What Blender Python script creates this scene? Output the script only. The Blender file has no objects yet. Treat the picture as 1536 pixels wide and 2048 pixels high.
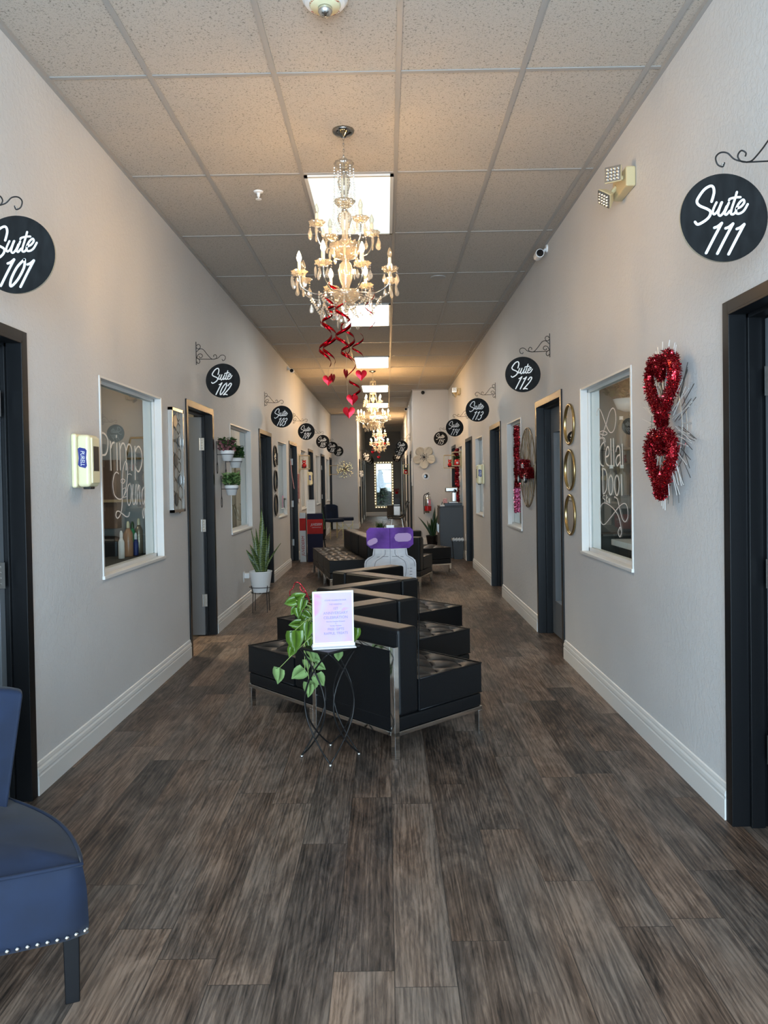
import bpy, bmesh, math, random
from mathutils import Vector, Matrix
random.seed(7)
S = bpy.context.scene
COL = S.collection
PI = math.pi

# ------------------------------------------------------------------ camera, world, lights, exposure
F_PX, PITCH, YAW, ROLL = 1525.37, -0.01801, -0.0038, -0.016316
CX, CY = 768.0, 988.9
EYE = Vector((0, 0, 1.4294))
XL, XR, ZC = -1.6416, 1.3938, 3.436       # left wall, right wall, ceiling height
_F = Vector((math.sin(YAW)*math.cos(PITCH), math.cos(YAW)*math.cos(PITCH), math.sin(PITCH)))
_R0 = Vector((math.cos(YAW), -math.sin(YAW), 0)); _U0 = _R0.cross(_F)
_R = _R0*math.cos(ROLL) + _U0*math.sin(ROLL); _U = -_R0*math.sin(ROLL) + _U0*math.cos(ROLL)
cd = bpy.data.cameras.new('camera'); cam = bpy.data.objects.new('camera', cd); COL.objects.link(cam)
mw = Matrix((( _R.x, _U.x, -_F.x, EYE.x), (_R.y, _U.y, -_F.y, EYE.y), (_R.z, _U.z, -_F.z, EYE.z), (0, 0, 0, 1)))
cam.matrix_world = mw
cd.sensor_fit = 'VERTICAL'; cd.sensor_height = 24.0; cd.lens = 24.0*F_PX/2048
cd.shift_y = -(1024-CY)/2048
cd.clip_start = .05; cd.clip_end = 300
S.camera = cam
S.view_settings.view_transform = 'Standard'; S.view_settings.look = 'None'
S.view_settings.gamma = 1.0; S.view_settings.use_curve_mapping = False
S.view_settings.exposure = 0.40
W = bpy.data.worlds.new('sky'); S.world = W; W.use_nodes = True
bg = W.node_tree.nodes['Background']; bg.inputs[0].default_value = (.82, .92, 1, 1); bg.inputs[1].default_value = 2.2

def area(name, loc, rot, sx, sy, watts, color):
    l = bpy.data.lights.new(name, 'AREA'); l.shape = 'RECTANGLE'; l.size = sx; l.size_y = sy
    l.energy = watts; l.color = color
    o = bpy.data.objects.new(name, l); COL.objects.link(o); o.location = loc; o.rotation_euler = rot
    return o
area('entrance_daylight', (-.12, -2.35, 1.45), (PI/2, 0, 0), 2.9, 2.7, 350, (.58, .80, 1))
PANEL_L = 8.5           # ceiling panel brightness
BULB_L = 380.0          # candle bulb brightness

# ------------------------------------------------------------------ helpers
def px_at(x, y, X=None, Y=None, Z=None):
    """the world point seen at photo pixel x, y on the plane X=, Y= or Z="""
    d = _F + _R*((x-CX)/F_PX) - _U*((y-CY)/F_PX)
    if X is not None: t = X/d.x
    elif Y is not None: t = Y/d.y
    else: t = (Z-EYE.z)/d.z
    return EYE + d*t

def lin(r, g, b):
    f = lambda c: (c/255/12.92) if c <= 10 else ((c/255+.055)/1.055)**2.4
    return (f(r), f(g), f(b), 1)

class Nodes:
    def __init__(s, name):
        s.m = bpy.data.materials.new(name); s.m.use_nodes = True
        s.t = s.m.node_tree; s.b = s.t.nodes['Principled BSDF']; s.out = s.t.nodes['Material Output']
    def n(s, typ, ins=None, **kw):
        o = s.t.nodes.new(typ)
        for k, v in kw.items(): setattr(o, k, v)
        for k, v in (ins or {}).items():
            if hasattr(v, 'is_linked') or hasattr(v, 'links'): s.t.links.new(v, o.inputs[k])
            else: o.inputs[k].default_value = v
        return o
    def math(s, op, a, b=0.0, c=None):
        ins = {0: a, 1: b}
        if c is not None: ins[2] = c
        return s.n('ShaderNodeMath', ins, operation=op).outputs[0]
    def set(s, key, v):
        if hasattr(v, 'links'): s.t.links.new(v, s.b.inputs[key])
        else: s.b.inputs[key].default_value = v
    def bump(s, h, strength=.3, dist=.01):
        b = s.n('ShaderNodeBump', {'Height': h, 'Strength': strength, 'Distance': dist})
        s.t.links.new(b.outputs[0], s.b.inputs['Normal'])
    def coord(s, scale=(1, 1, 1), kind='Object'):
        tc = s.n('ShaderNodeTexCoord'); mp = s.n('ShaderNodeMapping', {'Vector': tc.outputs[kind], 'Scale': scale})
        return mp.outputs[0]
    def noise(s, vec, scale=5, detail=3, rough=.5, dist=0.0):
        return s.n('ShaderNodeTexNoise', {'Vector': vec, 'Scale': scale, 'Detail': detail, 'Roughness': rough, 'Distortion': dist}).outputs[0]
    def ramp(s, fac, stops):
        r = s.n('ShaderNodeValToRGB', {'Fac': fac}); e = r.color_ramp.elements
        while len(e) > 1: e.remove(e[0])
        e[0].position = stops[0][0]; e[0].color = stops[0][1]
        for p, c in stops[1:]:
            q = e.new(p); q.color = c
        return r.outputs[0]
    def mix(s, fac, a, b, typ='MIX'):
        m = s.n('ShaderNodeMix', data_type='RGBA', blend_type=typ)
        for k, v in ((0, fac), (6, a), (7, b)):
            if hasattr(v, 'links'): s.t.links.new(v, m.inputs[k])
            else: m.inputs[k].default_value = v
        return m.outputs[2]

def mat(name, col, rough=.5, metal=0.0, noise=0.0, nscale=30, bump=0.0, bscale=80, emit=0.0, spec=.5, coat=0.0, ns=(1, 1, 1), sheen=0.0):
    k = Nodes(name)
    c = (col[0], col[1], col[2], 1)
    v = k.coord(ns)
    if noise:
        f = k.noise(v, nscale, 4)
        d = tuple(x*(1-noise) for x in c[:3])+(1,); l = tuple(min(1, x*(1+noise)) for x in c[:3])+(1,)
        k.set('Base Color', k.ramp(f, [(.3, d), (.7, l)]))
    else: k.set('Base Color', c)
    k.set('Roughness', rough); k.set('Metallic', metal); k.set('Specular IOR Level', spec)
    if coat: k.set('Coat Weight', coat)
    if sheen: k.set('Sheen Weight', sheen); k.set('Sheen Roughness', .35)
    if bump: k.bump(k.noise(v, bscale, 3), bump, .004)
    if emit: k.set('Emission Color', c); k.set('Emission Strength', emit)
    return k.m

def glassy(name, tint=(1, 1, 1), gloss=1.0, rough=.01, ior=1.5, base=.0, glow=0.0):
    """thin clear glass: see-through with a Fresnel reflection"""
    k = Nodes(name); k.t.nodes.remove(k.b)
    tr = k.n('ShaderNodeBsdfTransparent', {0: tint+(1,)})
    gl = k.n('ShaderNodeBsdfGlossy', {0: (gloss, gloss, gloss, 1), 'Roughness': rough})
    fr = k.n('ShaderNodeFresnel', {0: ior})
    f = k.math('ADD', fr.outputs[0], base); f = k.math('MINIMUM', f, 1.0)
    if glow:                                    # facets: reflection grows towards the edges on both faces
        fa = k.n('ShaderNodeLayerWeight', {0: .5}).outputs['Facing']
        f = k.math('MINIMUM', k.math('ADD', k.math('MULTIPLY', k.math('POWER', fa, 1.6), .85), base), 1.0)
    else: f = k.math('MULTIPLY', f, k.math('SUBTRACT', 1.0, k.n('ShaderNodeNewGeometry').outputs['Backfacing']))
    mx = k.n('ShaderNodeMixShader', {0: f, 1: tr.outputs[0], 2: gl.outputs[0]})
    res = mx.outputs[0]
    if glow:                                    # cut glass scatters part of the candle light
        tl = k.n('ShaderNodeBsdfTranslucent', {0: (1, .93, .78, 1)}); df = k.n('ShaderNodeBsdfDiffuse', {0: (.9, .85, .74, 1)})
        m1 = k.n('ShaderNodeMixShader', {0: .4, 1: tl.outputs[0], 2: df.outputs[0]})
        res = k.n('ShaderNodeMixShader', {0: glow, 1: res, 2: m1.outputs[0]}).outputs[0]
    k.t.links.new(res, k.out.inputs[0])
    return k.m

M = {}
# painted wall: light grey with a knock-down plaster relief
k = Nodes('wall_paint'); v = k.coord()
big = k.noise(v, 1.2, 2); kd = k.noise(v, 38, 4, .6, .6); fine = k.noise(v, 220, 2)
k.set('Base Color', k.ramp(big, [(.3, (.60, .595, .585, 1)), (.7, (.655, .65, .64, 1))]))
k.set('Roughness', .62); k.set('Specular IOR Level', .3)
h = k.ramp(kd, [(.46, (0, 0, 0, 1)), (.56, (1, 1, 1, 1))]); h2 = k.mix(.25, h, fine); k.bump(h2, .35, .003)
M['wall'] = k.m
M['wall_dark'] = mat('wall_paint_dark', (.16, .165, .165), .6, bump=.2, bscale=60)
M['room'] = mat('suite_wall_paint', (.36, .35, .33), .7, noise=.05, nscale=2)
M['room_dark'] = mat('suite_wall_paint_dark', (.07, .068, .062), .7)
M['white_trim'] = mat('white_trim_paint', (.72, .71, .68), .35)
M['white'] = mat('white_plastic', (.8, .8, .79), .35)
M['offwhite'] = mat('white_ceramic', (.78, .78, .77), .25)
# ceiling tiles: mineral fibre with fine fissures
k = Nodes('ceiling_tile'); v = k.coord()
sp = k.noise(v, 90, 3, .65); ss = k.noise(k.coord((1, 1.6, 1)), 210, 1)
c1 = k.ramp(sp, [(.34, (.26, .235, .20, 1)), (.42, (.51, .465, .41, 1))])
c2 = k.ramp(ss, [(.30, (.35, .34, .32, 1)), (.38, (1, 1, 1, 1))])
k.set('Base Color', k.mix(.75, c1, c2, 'MULTIPLY')); k.set('Roughness', .9); k.set('Specular IOR Level', .1); k.bump(sp, .3, .002)
M['tile'] = k.m
M['tbar'] = mat('ceiling_bar_paint', (.36, .345, .325), .45)
# floor: dark weathered oak vinyl planks, running down the corridor
k = Nodes('plank_floor'); tc = k.n('ShaderNodeTexCoord'); xyz = k.n('ShaderNodeSeparateXYZ', {0: tc.outputs['Object']})
PW, PL = .178, 1.22
u = k.math('DIVIDE', xyz.outputs[0], PW); cu = k.math('FLOOR', u)
rc = k.n('ShaderNodeTexWhiteNoise', {'W': cu}, noise_dimensions='1D').outputs[0]
vv = k.math('ADD', k.math('DIVIDE', xyz.outputs[1], PL), k.math('MULTIPLY', rc, 7.31)); cv = k.math('FLOOR', vv)
idv = k.n('ShaderNodeCombineXYZ', {0: cu, 1: cv}).outputs[0]
wn = k.n('ShaderNodeTexWhiteNoise', {'Vector': idv}, noise_dimensions='3D'); r1 = wn.outputs[0]; rcol = wn.outputs[1]
off = k.n('ShaderNodeVectorMath', {0: rcol, 3: 31.0}, operation='SCALE').outputs[0]
def stretched(sx, sy):
    s = k.n('ShaderNodeVectorMath', {0: tc.outputs['Object'], 1: (sx, sy, 1)}, operation='MULTIPLY').outputs[0]
    return k.n('ShaderNodeVectorMath', {0: s, 1: off}, operation='ADD').outputs[0]
grain = k.noise(stretched(9, .8), 2.6, 8, .64, 3.0)
patch = k.noise(stretched(4.5, 1.5), 1.6, 5, .62, 1.2)
ring = k.n('ShaderNodeTexWave', {'Vector': stretched(8, .35), 'Scale': 2.2, 'Distortion': 14, 'Detail': 4, 'Detail Scale': 1.5}, wave_type='BANDS', bands_direction='X').outputs['Fac']
fibre = k.noise(stretched(230, 9), 2.0, 4, .65)
g = k.math('ADD', k.math('MULTIPLY', grain, .50), k.math('MULTIPLY', ring, .09)); g = k.math('ADD', g, k.math('MULTIPLY', patch, .45))
g = k.math('ADD', g, k.math('MULTIPLY', k.math('SUBTRACT', r1, .5), .15)); g = k.math('ADD', g, k.math('MULTIPLY', k.math('SUBTRACT', fibre, .5), .24))
cb = k.ramp(g, [(.32, (.012, .008, .006, 1)), (.44, (.070, .044, .030, 1)), (.54, (.142, .092, .064, 1)), (.68, (.285, .196, .140, 1))])
cg = k.ramp(g, [(.32, (.013, .011, .010, 1)), (.44, (.058, .045, .037, 1)), (.54, (.114, .087, .070, 1)), (.68, (.215, .167, .132, 1))])
c = k.mix(k.ramp(k.noise(stretched(3, .9), 1.1, 2), [(.38, (0, 0, 0, 1)), (.6, (1, 1, 1, 1))]), cb, cg)
fu = k.math('FRACT', u); eu = k.math('MINIMUM', fu, k.math('SUBTRACT', 1.0, fu)); fv = k.math('FRACT', vv); ev = k.math('MINIMUM', fv, k.math('SUBTRACT', 1.0, fv))
seam = k.math('MAXIMUM', k.math('LESS_THAN', eu, .009), k.math('LESS_THAN', ev, .0014))
c = k.mix(k.math('MULTIPLY', seam, .65), c, (.012, .011, .01, 1))
k.set('Base Color', c); k.set('Roughness', k.ramp(g, [(.3, (.52, .52, .52, 1)), (.7, (.40, .40, .40, 1))])); k.set('Specular IOR Level', .45)
k.bump(k.math('SUBTRACT', g, k.math('MULTIPLY', seam, .5)), .25, .003)
M['floor'] = k.m
M['black_frame'] = mat('black_door_frame_paint', (.0045, .005, .006), .36, spec=.32, bump=.05, bscale=20)
M['door_grey'] = mat('grey_door_paint', (.13, .142, .155), .42)
M['steel'] = mat('brushed_steel', (.62, .62, .60), .32, 1.0, noise=.08, nscale=60)
M['dark_chrome'] = mat('dark_chrome', (.30, .29, .27), .10, 1.0)
M['chrome'] = mat('chrome', (.78, .77, .74), .08, 1.0)
M['iron'] = mat('black_wrought_iron', (.012, .011, .011), .45, .3)
M['sign_black'] = mat('chalk_black_wood', (.0075, .008, .0085), .7, spec=.2, noise=.6, nscale=9, ns=(3, 3, 1))
M['sign_edge'] = mat('raw_wood_edge', (.45, .40, .30), .6)
M['sign_white'] = mat('white_lettering', (.86, .86, .84), .5)
M['leather'] = mat('black_leather', (.0035, .0040, .0050), .46, bump=.2, bscale=260, spec=.32)
M['velvet'] = mat('blue_velvet', (.0022, .0085, .028), .85, noise=.35, nscale=7, sheen=.10)
M['nail'] = mat('nailhead_steel', (.85, .85, .83), .18, 1.0)
M['black_wood'] = mat('black_lacquer_wood', (.004, .004, .005), .4, spec=.3)
M['glass'] = glassy('window_glass', (.93, .96, .95))
M['crystal'] = glassy('crystal', (.90, .88, .84), .95, .05, 1.55, .10, .16)
M['crystal_deep'] = glassy('cut_crystal', (.84, .79, .70), .95, .10, 1.6, .08, .13)
M['bead'] = glassy('crystal_bead', (.70, .67, .62), .95, .06, 1.6, .18, .30)
M['candle'] = mat('ivory_candle_sleeve', (.72, .66, .47), .5)
M['bulb_on'] = mat('lit_bulb', (1, .60, .25), .3, emit=BULB_L)
M['bulb_off'] = glassy('clear_bulb', (.92, .90, .84), 1, .02, 1.45, .06, .06)
M['red_foil'] = mat('red_foil', (.36, .003, .008), .13, 1.0)
M['red_heart'] = mat('red_metallic_card', (.36, .004, .010), .24, .85)
k = Nodes('red_tinsel'); v = k.coord(); f = k.noise(v, 260, 2)
k.set('Base Color', k.ramp(f, [(.42, (.10, 0, .004, 1)), (.58, (.48, .005, .016, 1)), (.72, (.95, .30, .30, 1))])); k.set('Metallic', .85); k.set('Roughness', .22)
M['tinsel'] = k.m
M['pink_tinsel'] = mat('pink_tinsel', (.62, .16, .30), .22, .8, noise=.5, nscale=200)
M['gold'] = mat('brushed_gold', (.50, .37, .17), .28, 1.0)
M['silver'] = mat('silver_metal', (.70, .69, .66), .22, 1.0)
M['rod_white'] = mat('pale_rod_metal', (.78, .77, .74), .35, .35)
M['mirror'] = mat('mirror_glass', (.86, .88, .87), .01, 1.0)
M['almond'] = mat('almond_plastic', (.80, .72, .46), .32)
M['beige_plastic'] = mat('beige_plastic', (.62, .50, .28), .4)
M['navy'] = mat('navy_ink', (.02, .03, .20), .4)
M['pink'] = mat('pink_ink', (.75, .30, .50), .4)
M['leaf'] = mat('pothos_leaf', (.075, .145, .014), .33, noise=.4, nscale=12)
M['leaf_pale'] = mat('pothos_leaf_underside', (.22, .34, .12), .45, noise=.2, nscale=14)
M['vine'] = mat('green_vine', (.33, .42, .12), .5)
k = Nodes('snake_leaf'); v = k.coord((1, 1, 1)); f = k.n('ShaderNodeTexWave', {'Vector': v, 'Scale': 16, 'Distortion': 5, 'Detail': 3, 'Detail Scale': 3}, wave_type='BANDS', bands_direction='Z').outputs['Fac']
k.set('Base Color', k.ramp(f, [(.30, (.014, .034, .008, 1)), (.65, (.13, .18, .045, 1))])); k.set('Roughness', .4)
M['snake'] = k.m
M['dark_leaf'] = mat('dark_green_leaf', (.012, .045, .010), .35, noise=.3, nscale=10)
M['green'] = mat('green_foliage', (.045, .10, .025), .5, noise=.4, nscale=30)
M['mauve'] = mat('mauve_flowers', (.30, .12, .13), .6, noise=.4, nscale=30)
M['cab_grey'] = mat('grey_cabinet_laminate', (.034, .036, .038), .45)
M['black_plastic'] = mat('black_plastic', (.010, .010, .011), .35)
M['gloss_black'] = mat('glossy_black_shell', (.008, .008, .009), .08)
M['bin'] = mat('dark_grey_bin_plastic', (.035, .040, .043), .45)
M['bag'] = mat('clear_bin_liner', (.5, .52, .52), .3)
M['red_gloss'] = mat('red_enamel', (.45, .01, .012), .2)
M['red_card'] = mat('red_print', (.36, .012, .008), .6, noise=.3, nscale=3, spec=.2)
M['navy_card'] = mat('navy_print', (.005, .004, .022), .6, spec=.2)
M['grey_card'] = mat('pale_grey_card', (.48, .49, .49), .45)
M['purple'] = mat('purple_print', (.17, .06, .38), .25, noise=.45, nscale=5)
M['lilac'] = mat('lilac_print', (.62, .42, .72), .3)
M['vial_body'] = mat('pale_glass_print', (.80, .82, .86), .28, noise=.13, nscale=4.5, ns=(1.4, 1, 3))
M['vial_line'] = mat('grey_print', (.30, .30, .34), .4)
M['vial_white'] = mat('white_print', (.85, .85, .87), .3)
k = Nodes('pink_poster_print'); v = k.coord(); f = k.noise(v, 7, 2, .5, .6)
k.set('Base Color', k.ramp(f, [(.35, (.64, .42, .64, 1)), (.55, (.60, .49, .68, 1)), (.68, (.68, .28, .46, 1))])); k.set('Roughness', .25)
M['poster'] = k.m
M['poster_ink'] = mat('violet_ink', (.30, .26, .55), .4)
M['paper'] = mat('white_paper', (.76, .75, .72), .6)
M['brass_wood'] = mat('light_wood', (.46, .33, .19), .5, noise=.15, nscale=8)
M['curtain'] = mat('beige_curtain', (.42, .36, .24), .8)
M['ground'] = mat('pale_concrete', (.55, .54, .52), .8, noise=.1, nscale=4)
M['tree'] = mat('outdoor_conifer', (.02, .04, .02), .8)
M['car'] = mat('dark_car_paint', (.02, .022, .025), .2)
M['tire'] = mat('tyre_rubber', (.012, .012, .012), .7)

class MB:
    def __init__(s): s.v = []; s.f = []; s.mi = []; s.cur = 0
    def mat(s, i): s.cur = i; return s
    def add(s, vs, fs):
        b = len(s.v); s.v += [tuple(q) for q in vs]
        for f in fs: s.f.append(tuple(i+b for i in f)); s.mi.append(s.cur)
        return s
    def box(s, a, b):
        x0, y0, z0 = a; x1, y1, z1 = b
        if x0 > x1: x0, x1 = x1, x0
        if y0 > y1: y0, y1 = y1, y0
        if z0 > z1: z0, z1 = z1, z0
        return s.add([(x0,y0,z0),(x1,y0,z0),(x1,y1,z0),(x0,y1,z0),(x0,y0,z1),(x1,y0,z1),(x1,y1,z1),(x0,y1,z1)],
                     [(0,3,2,1),(4,5,6,7),(0,1,5,4),(1,2,6,5),(2,3,7,6),(3,0,4,7)])
    def quad(s, *p): return s.add(p, [tuple(range(len(p)))])
    def tube(s, pts, r, n=6, closed=False, taper=None):
        P = [Vector(p) for p in pts]; m = len(P); rings = []; prev = None
        for i, p in enumerate(P):
            if closed: d = P[(i+1) % m]-P[i-1]
            else: d = P[min(i+1, m-1)]-P[max(i-1, 0)]
            if d.length < 1e-9: d = Vector((0, 0, 1))
            d.normalize()
            if prev is None:
                a = Vector((0, 0, 1)) if abs(d.z) < .9 else Vector((1, 0, 0)); a = (a-d*a.dot(d)).normalized()
            else:
                a = prev-d*prev.dot(d)
                a = a.normalized() if a.length > 1e-6 else d.orthogonal().normalized()
            prev = a; bb = d.cross(a); rr = r*(taper[i] if taper else 1)
            rings.append([p+(a*math.cos(2*PI*j/n)+bb*math.sin(2*PI*j/n))*rr for j in range(n)])
        vs = [q for g_ in rings for q in g_]; fs = []
        for i in range(m if closed else m-1):
            for j in range(n):
                a0 = i*n+j; a1 = i*n+(j+1) % n; b0 = ((i+1) % m)*n+j; b1 = ((i+1) % m)*n+(j+1) % n
                fs.append((a0, a1, b1, b0))
        if not closed: fs += [tuple(range(n))[::-1], tuple((m-1)*n+j for j in range(n))]
        return s.add(vs, fs)
    def lathe(s, prof, n=16, o=(0, 0, 0), sx=1, sy=1, scallop=0, lobes=0):
        vs = []; fs = []; m = len(prof)
        for i, (r, z) in enumerate(prof):
            for j in range(n):
                a = 2*PI*j/n; q = r*(1+(scallop*math.cos(lobes*a) if lobes else 0))
                vs.append((o[0]+q*math.cos(a)*sx, o[1]+q*math.sin(a)*sy, o[2]+z))
        for i in range(m-1):
            for j in range(n): fs.append((i*n+j, i*n+(j+1) % n, (i+1)*n+(j+1) % n, (i+1)*n+j))
        if prof[0][0] > 1e-5: fs.append(tuple(range(n))[::-1])
        if prof[-1][0] > 1e-5: fs.append(tuple((m-1)*n+j for j in range(n)))
        return s.add(vs, fs)
    def ball(s, c, r, n=8, m=6, sc=(1, 1, 1)):
        prof = [(max(r*math.sin(PI*i/m), 1e-6), -r*math.cos(PI*i/m)) for i in range(m+1)]
        vs = []; b = MB(); b.lathe(prof, n)
        return s.add([(c[0]+x*sc[0], c[1]+y*sc[1], c[2]+z*sc[2]) for x, y, z in b.v], b.f)
    def prism(s, poly, O, U, V, N, t):
        """poly in 2-D on the plane O,U,V, thickness t along N"""
        O = Vector(O); U = Vector(U); V = Vector(V); N = Vector(N); n = len(poly)
        vs = [O+U*a+V*b for a, b in poly]+[O+U*a+V*b+N*t for a, b in poly]
        fs = [tuple(range(n))[::-1], tuple(range(n, 2*n))]+[(i, (i+1) % n, n+(i+1) % n, n+i) for i in range(n)]
        return s.add(vs, fs)
    def stroke(s, pts, w, O, U, V, N, t, smooth=True, step=6):
        """a pen stroke of width w with round ends, lying on the plane O,U,V"""
        P = [Vector((a, b)) for a, b in pts]
        if smooth and len(P) > 2: P = catmull(P, step)
        O = Vector(O); U = Vector(U); V = Vector(V); N = Vector(N); m = len(P); L = []; R = []
        for i in range(m):
            d = P[min(i+1, m-1)]-P[max(i-1, 0)]
            if d.length < 1e-9: d = Vector((0, 1))
            d.normalize(); q = Vector((-d.y, d.x))*w/2; L.append(P[i]+q); R.append(P[i]-q)
        def capp(c, d):
            q = math.atan2(d.y, d.x)
            return [c+Vector((math.cos(q+a), math.sin(q+a)))*w/2 for a in (-PI/4, 0, PI/4)]
        d0 = (P[0]-P[1]).normalized(); d1 = (P[-1]-P[-2]).normalized()
        c1 = capp(P[-1], d1); c0 = capp(P[0], d0)
        poly = []
        f3 = lambda q, h: O+U*q.x+V*q.y+N*h
        for i in range(m-1):
            vs = [f3(L[i], 0), f3(R[i], 0), f3(R[i+1], 0), f3(L[i+1], 0), f3(L[i], t), f3(R[i], t), f3(R[i+1], t), f3(L[i+1], t)]
            s.add(vs, [(4, 5, 6, 7), (0, 4, 7, 3), (1, 2, 6, 5)])
        for c, l, r in ((c1, R[-1], L[-1]), (c0, L[0], R[0])):
            pl = [l]+c+[r]; n = len(pl); vs = [f3(q, 0) for q in pl]+[f3(q, t) for q in pl]
            s.add(vs, [tuple(range(n, 2*n))]+[(i, i+1, n+i+1, n+i) for i in range(n-1)])
        return s
    def build(s, name, mats, parent=None, smooth=False, loc=None, rotz=0.0, bevel=0.0, seg=2):
        me = bpy.data.meshes.new(name); me.from_pydata(s.v, [], s.f)
        if not isinstance(mats, (list, tuple)): mats = [mats]
        for m_ in mats: me.materials.append(m_)
        me.polygons.foreach_set('material_index', s.mi)
        if smooth: me.polygons.foreach_set('use_smooth', [True]*len(s.f))
        me.update()
        bm = bmesh.new(); bm.from_mesh(me); bmesh.ops.recalc_face_normals(bm, faces=bm.faces); bm.to_mesh(me); bm.free()
        o = bpy.data.objects.new(name, me); COL.objects.link(o)
        if parent: o.parent = parent
        if loc: o.location = loc
        if rotz: o.rotation_euler.z = rotz
        if bevel:
            b = o.modifiers.new('bevel', 'BEVEL'); b.width = bevel; b.segments = seg; b.limit_method = 'ANGLE'; b.angle_limit = math.radians(40)
            me.polygons.foreach_set('use_smooth', [True]*len(me.polygons))
            w = o.modifiers.new('normals', 'WEIGHTED_NORMAL'); w.keep_sharp = False
        return o

def catmull(P, step=6, closed=False):
    out = []; n = len(P)
    rng = range(n if closed else n-1)
    for i in rng:
        if closed: a, b, c, d = P[i-1], P[i], P[(i+1) % n], P[(i+2) % n]
        else: a, b, c, d = P[max(i-1, 0)], P[i], P[i+1], P[min(i+2, n-1)]
        for k_ in range(step):
            t = k_/step
            out.append(.5*((2*b)+(c-a)*t+(2*a-5*b+4*c-d)*t*t+(3*b-3*c+d-a)*t**3))
    if not closed: out.append(P[-1])
    return out
def curve3(pts, step=6, closed=False): return catmull([Vector(p) for p in pts], step, closed)

def tag(o, label, cat, group=None, kind=None):
    o['label'] = label; o['category'] = cat
    if group: o['group'] = group
    if kind: o['kind'] = kind
    return o
def thing(name, label, cat, loc=(0, 0, 0), rotz=0.0, group=None):
    o = bpy.data.objects.new(name, None); COL.objects.link(o); o.empty_display_size = .1
    o.location = loc; o.rotation_euler.z = rotz
    return tag(o, label, cat, group)
def struct(o): o['kind'] = 'structure'; return o
def structure(name, loc=(0, 0, 0), rotz=0.0):
    o = bpy.data.objects.new(name, None); COL.objects.link(o); o.empty_display_size = .1
    o.location = loc; o.rotation_euler.z = rotz; o['kind'] = 'structure'; return o
def dup(o, parent=None, loc=None, rotz=None, label=None, group=None):
    c = o.copy(); COL.objects.link(c)
    if parent: c.parent = parent
    if loc is not None: c.location = loc
    if rotz is not None: c.rotation_euler.z = rotz
    if label: c['label'] = label
    if group: c['group'] = group
    for ch in KIDS.get(o.name, []): KIDS.setdefault(c.name, []).append(dup(ch, c))
    return c
KIDS = {}
def index_kids():
    KIDS.clear()
    for o in COL.objects:
        if o.parent: KIDS.setdefault(o.parent.name, []).append(o)
def text_mesh(txt, size):
    cu = bpy.data.curves.new('t', 'FONT'); cu.body = txt; cu.size = size; cu.extrude = .0006; cu.resolution_u = 3; cu.align_x = 'CENTER'; cu.align_y = 'CENTER'
    o = bpy.data.objects.new('t', cu); COL.objects.link(o); bpy.context.view_layer.update()
    me = bpy.data.meshes.new_from_object(o.evaluated_get(bpy.context.evaluated_depsgraph_get()))
    vs = [tuple(v.co) for v in me.vertices]; fs = [tuple(p.vertices) for p in me.polygons]
    bpy.data.objects.remove(o); bpy.data.meshes.remove(me)
    return vs, fs
def put_text(mb, txt, size, O, U, V, N, sx=1.0, slant=0.0):
    vs, fs = text_mesh(txt, size); O = Vector(O); U = Vector(U); V = Vector(V); N = Vector(N)
    mb.add([O+U*(x*sx+slant*y)+V*y+N*(z+.001) for x, y, z in vs], fs); return mb
# ================================================================== the setting
Y0, YLE, YRE, YF = -2.4, 22.9, 16.9, 31.3      # entrance end, jogs of the left and right wall, far wall
XNL, XNR = -.866, .60                           # narrower far corridor
WT = .13
def wall_x(name, x_in, side, y0, y1, holes, m=None, zt=ZC):
    """wall along Y whose corridor face is at x_in, with openings (y0,y1,z0,z1)"""
    mb = MB(); xo = x_in+side*WT; y = y0
    for a, b, z0, z1 in sorted(holes):
        if a > y: mb.box((x_in, y, 0), (xo, a, zt))
        if z0 > 0: mb.box((x_in, a, 0), (xo, b, z0))
        mb.box((x_in, a, z1), (xo, b, zt)); y = b
    mb.box((x_in, y, 0), (xo, y1, zt))
    return struct(mb.build(name, m or M['wall']))
LD = [(2.52, 3.44), (6.30, 7.19), (9.88, 10.84), (12.90, 13.90), (16.05, 16.98), (19.08, 20.15), (22.0, 22.75)]
LW = [(4.38, 5.58), (8.03, 9.25), (11.54, 12.50), (14.61, 15.72), (17.70, 18.75), (20.75, 21.8)]
RD = [(2.15, 3.09), (6.07, 7.03), (9.30, 10.17), (12.42, 13.32), (15.35, 16.15)]
RW = [(4.33, 5.46), (7.88, 8.78), (11.03, 11.90), (14.0, 14.9)]
DH, WZ0, WZ1 = 2.085, .90, 2.06
wall_x('wall_left', XL, -1, Y0, YLE, [(a, b, 0, DH) for a, b in LD]+[(a, b, WZ0, WZ1) for a, b in LW])
wall_x('wall_right', XR, 1, Y0, YRE, [(a, b, 0, DH) for a, b in RD]+[(a, b, WZ0, WZ1) for a, b in RW])
FD_L = [(24.2, 25.1), (26.6, 27.5), (29.0, 29.9)]
FD_R = [(18.3, 19.2), (21.2, 22.1), (24.4, 25.3), (27.6, 28.5)]
wall_x('wall_left_far', XNL, -1, YLE, YF, [(a, b, 0, DH) for a, b in FD_L])
wall_x('wall_right_far', XNR, 1, YRE, YF, [(a, b, 0, DH) for a, b in FD_R])
struct(MB().box((XL-WT, YLE, 0), (XNL-WT, YLE+WT, ZC)).build('wall_left_end', M['wall']))
struct(MB().box((XNR+WT, YRE, 0), (XR+WT, YRE+WT, ZC)).build('wall_right_end', M['wall']))
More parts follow.
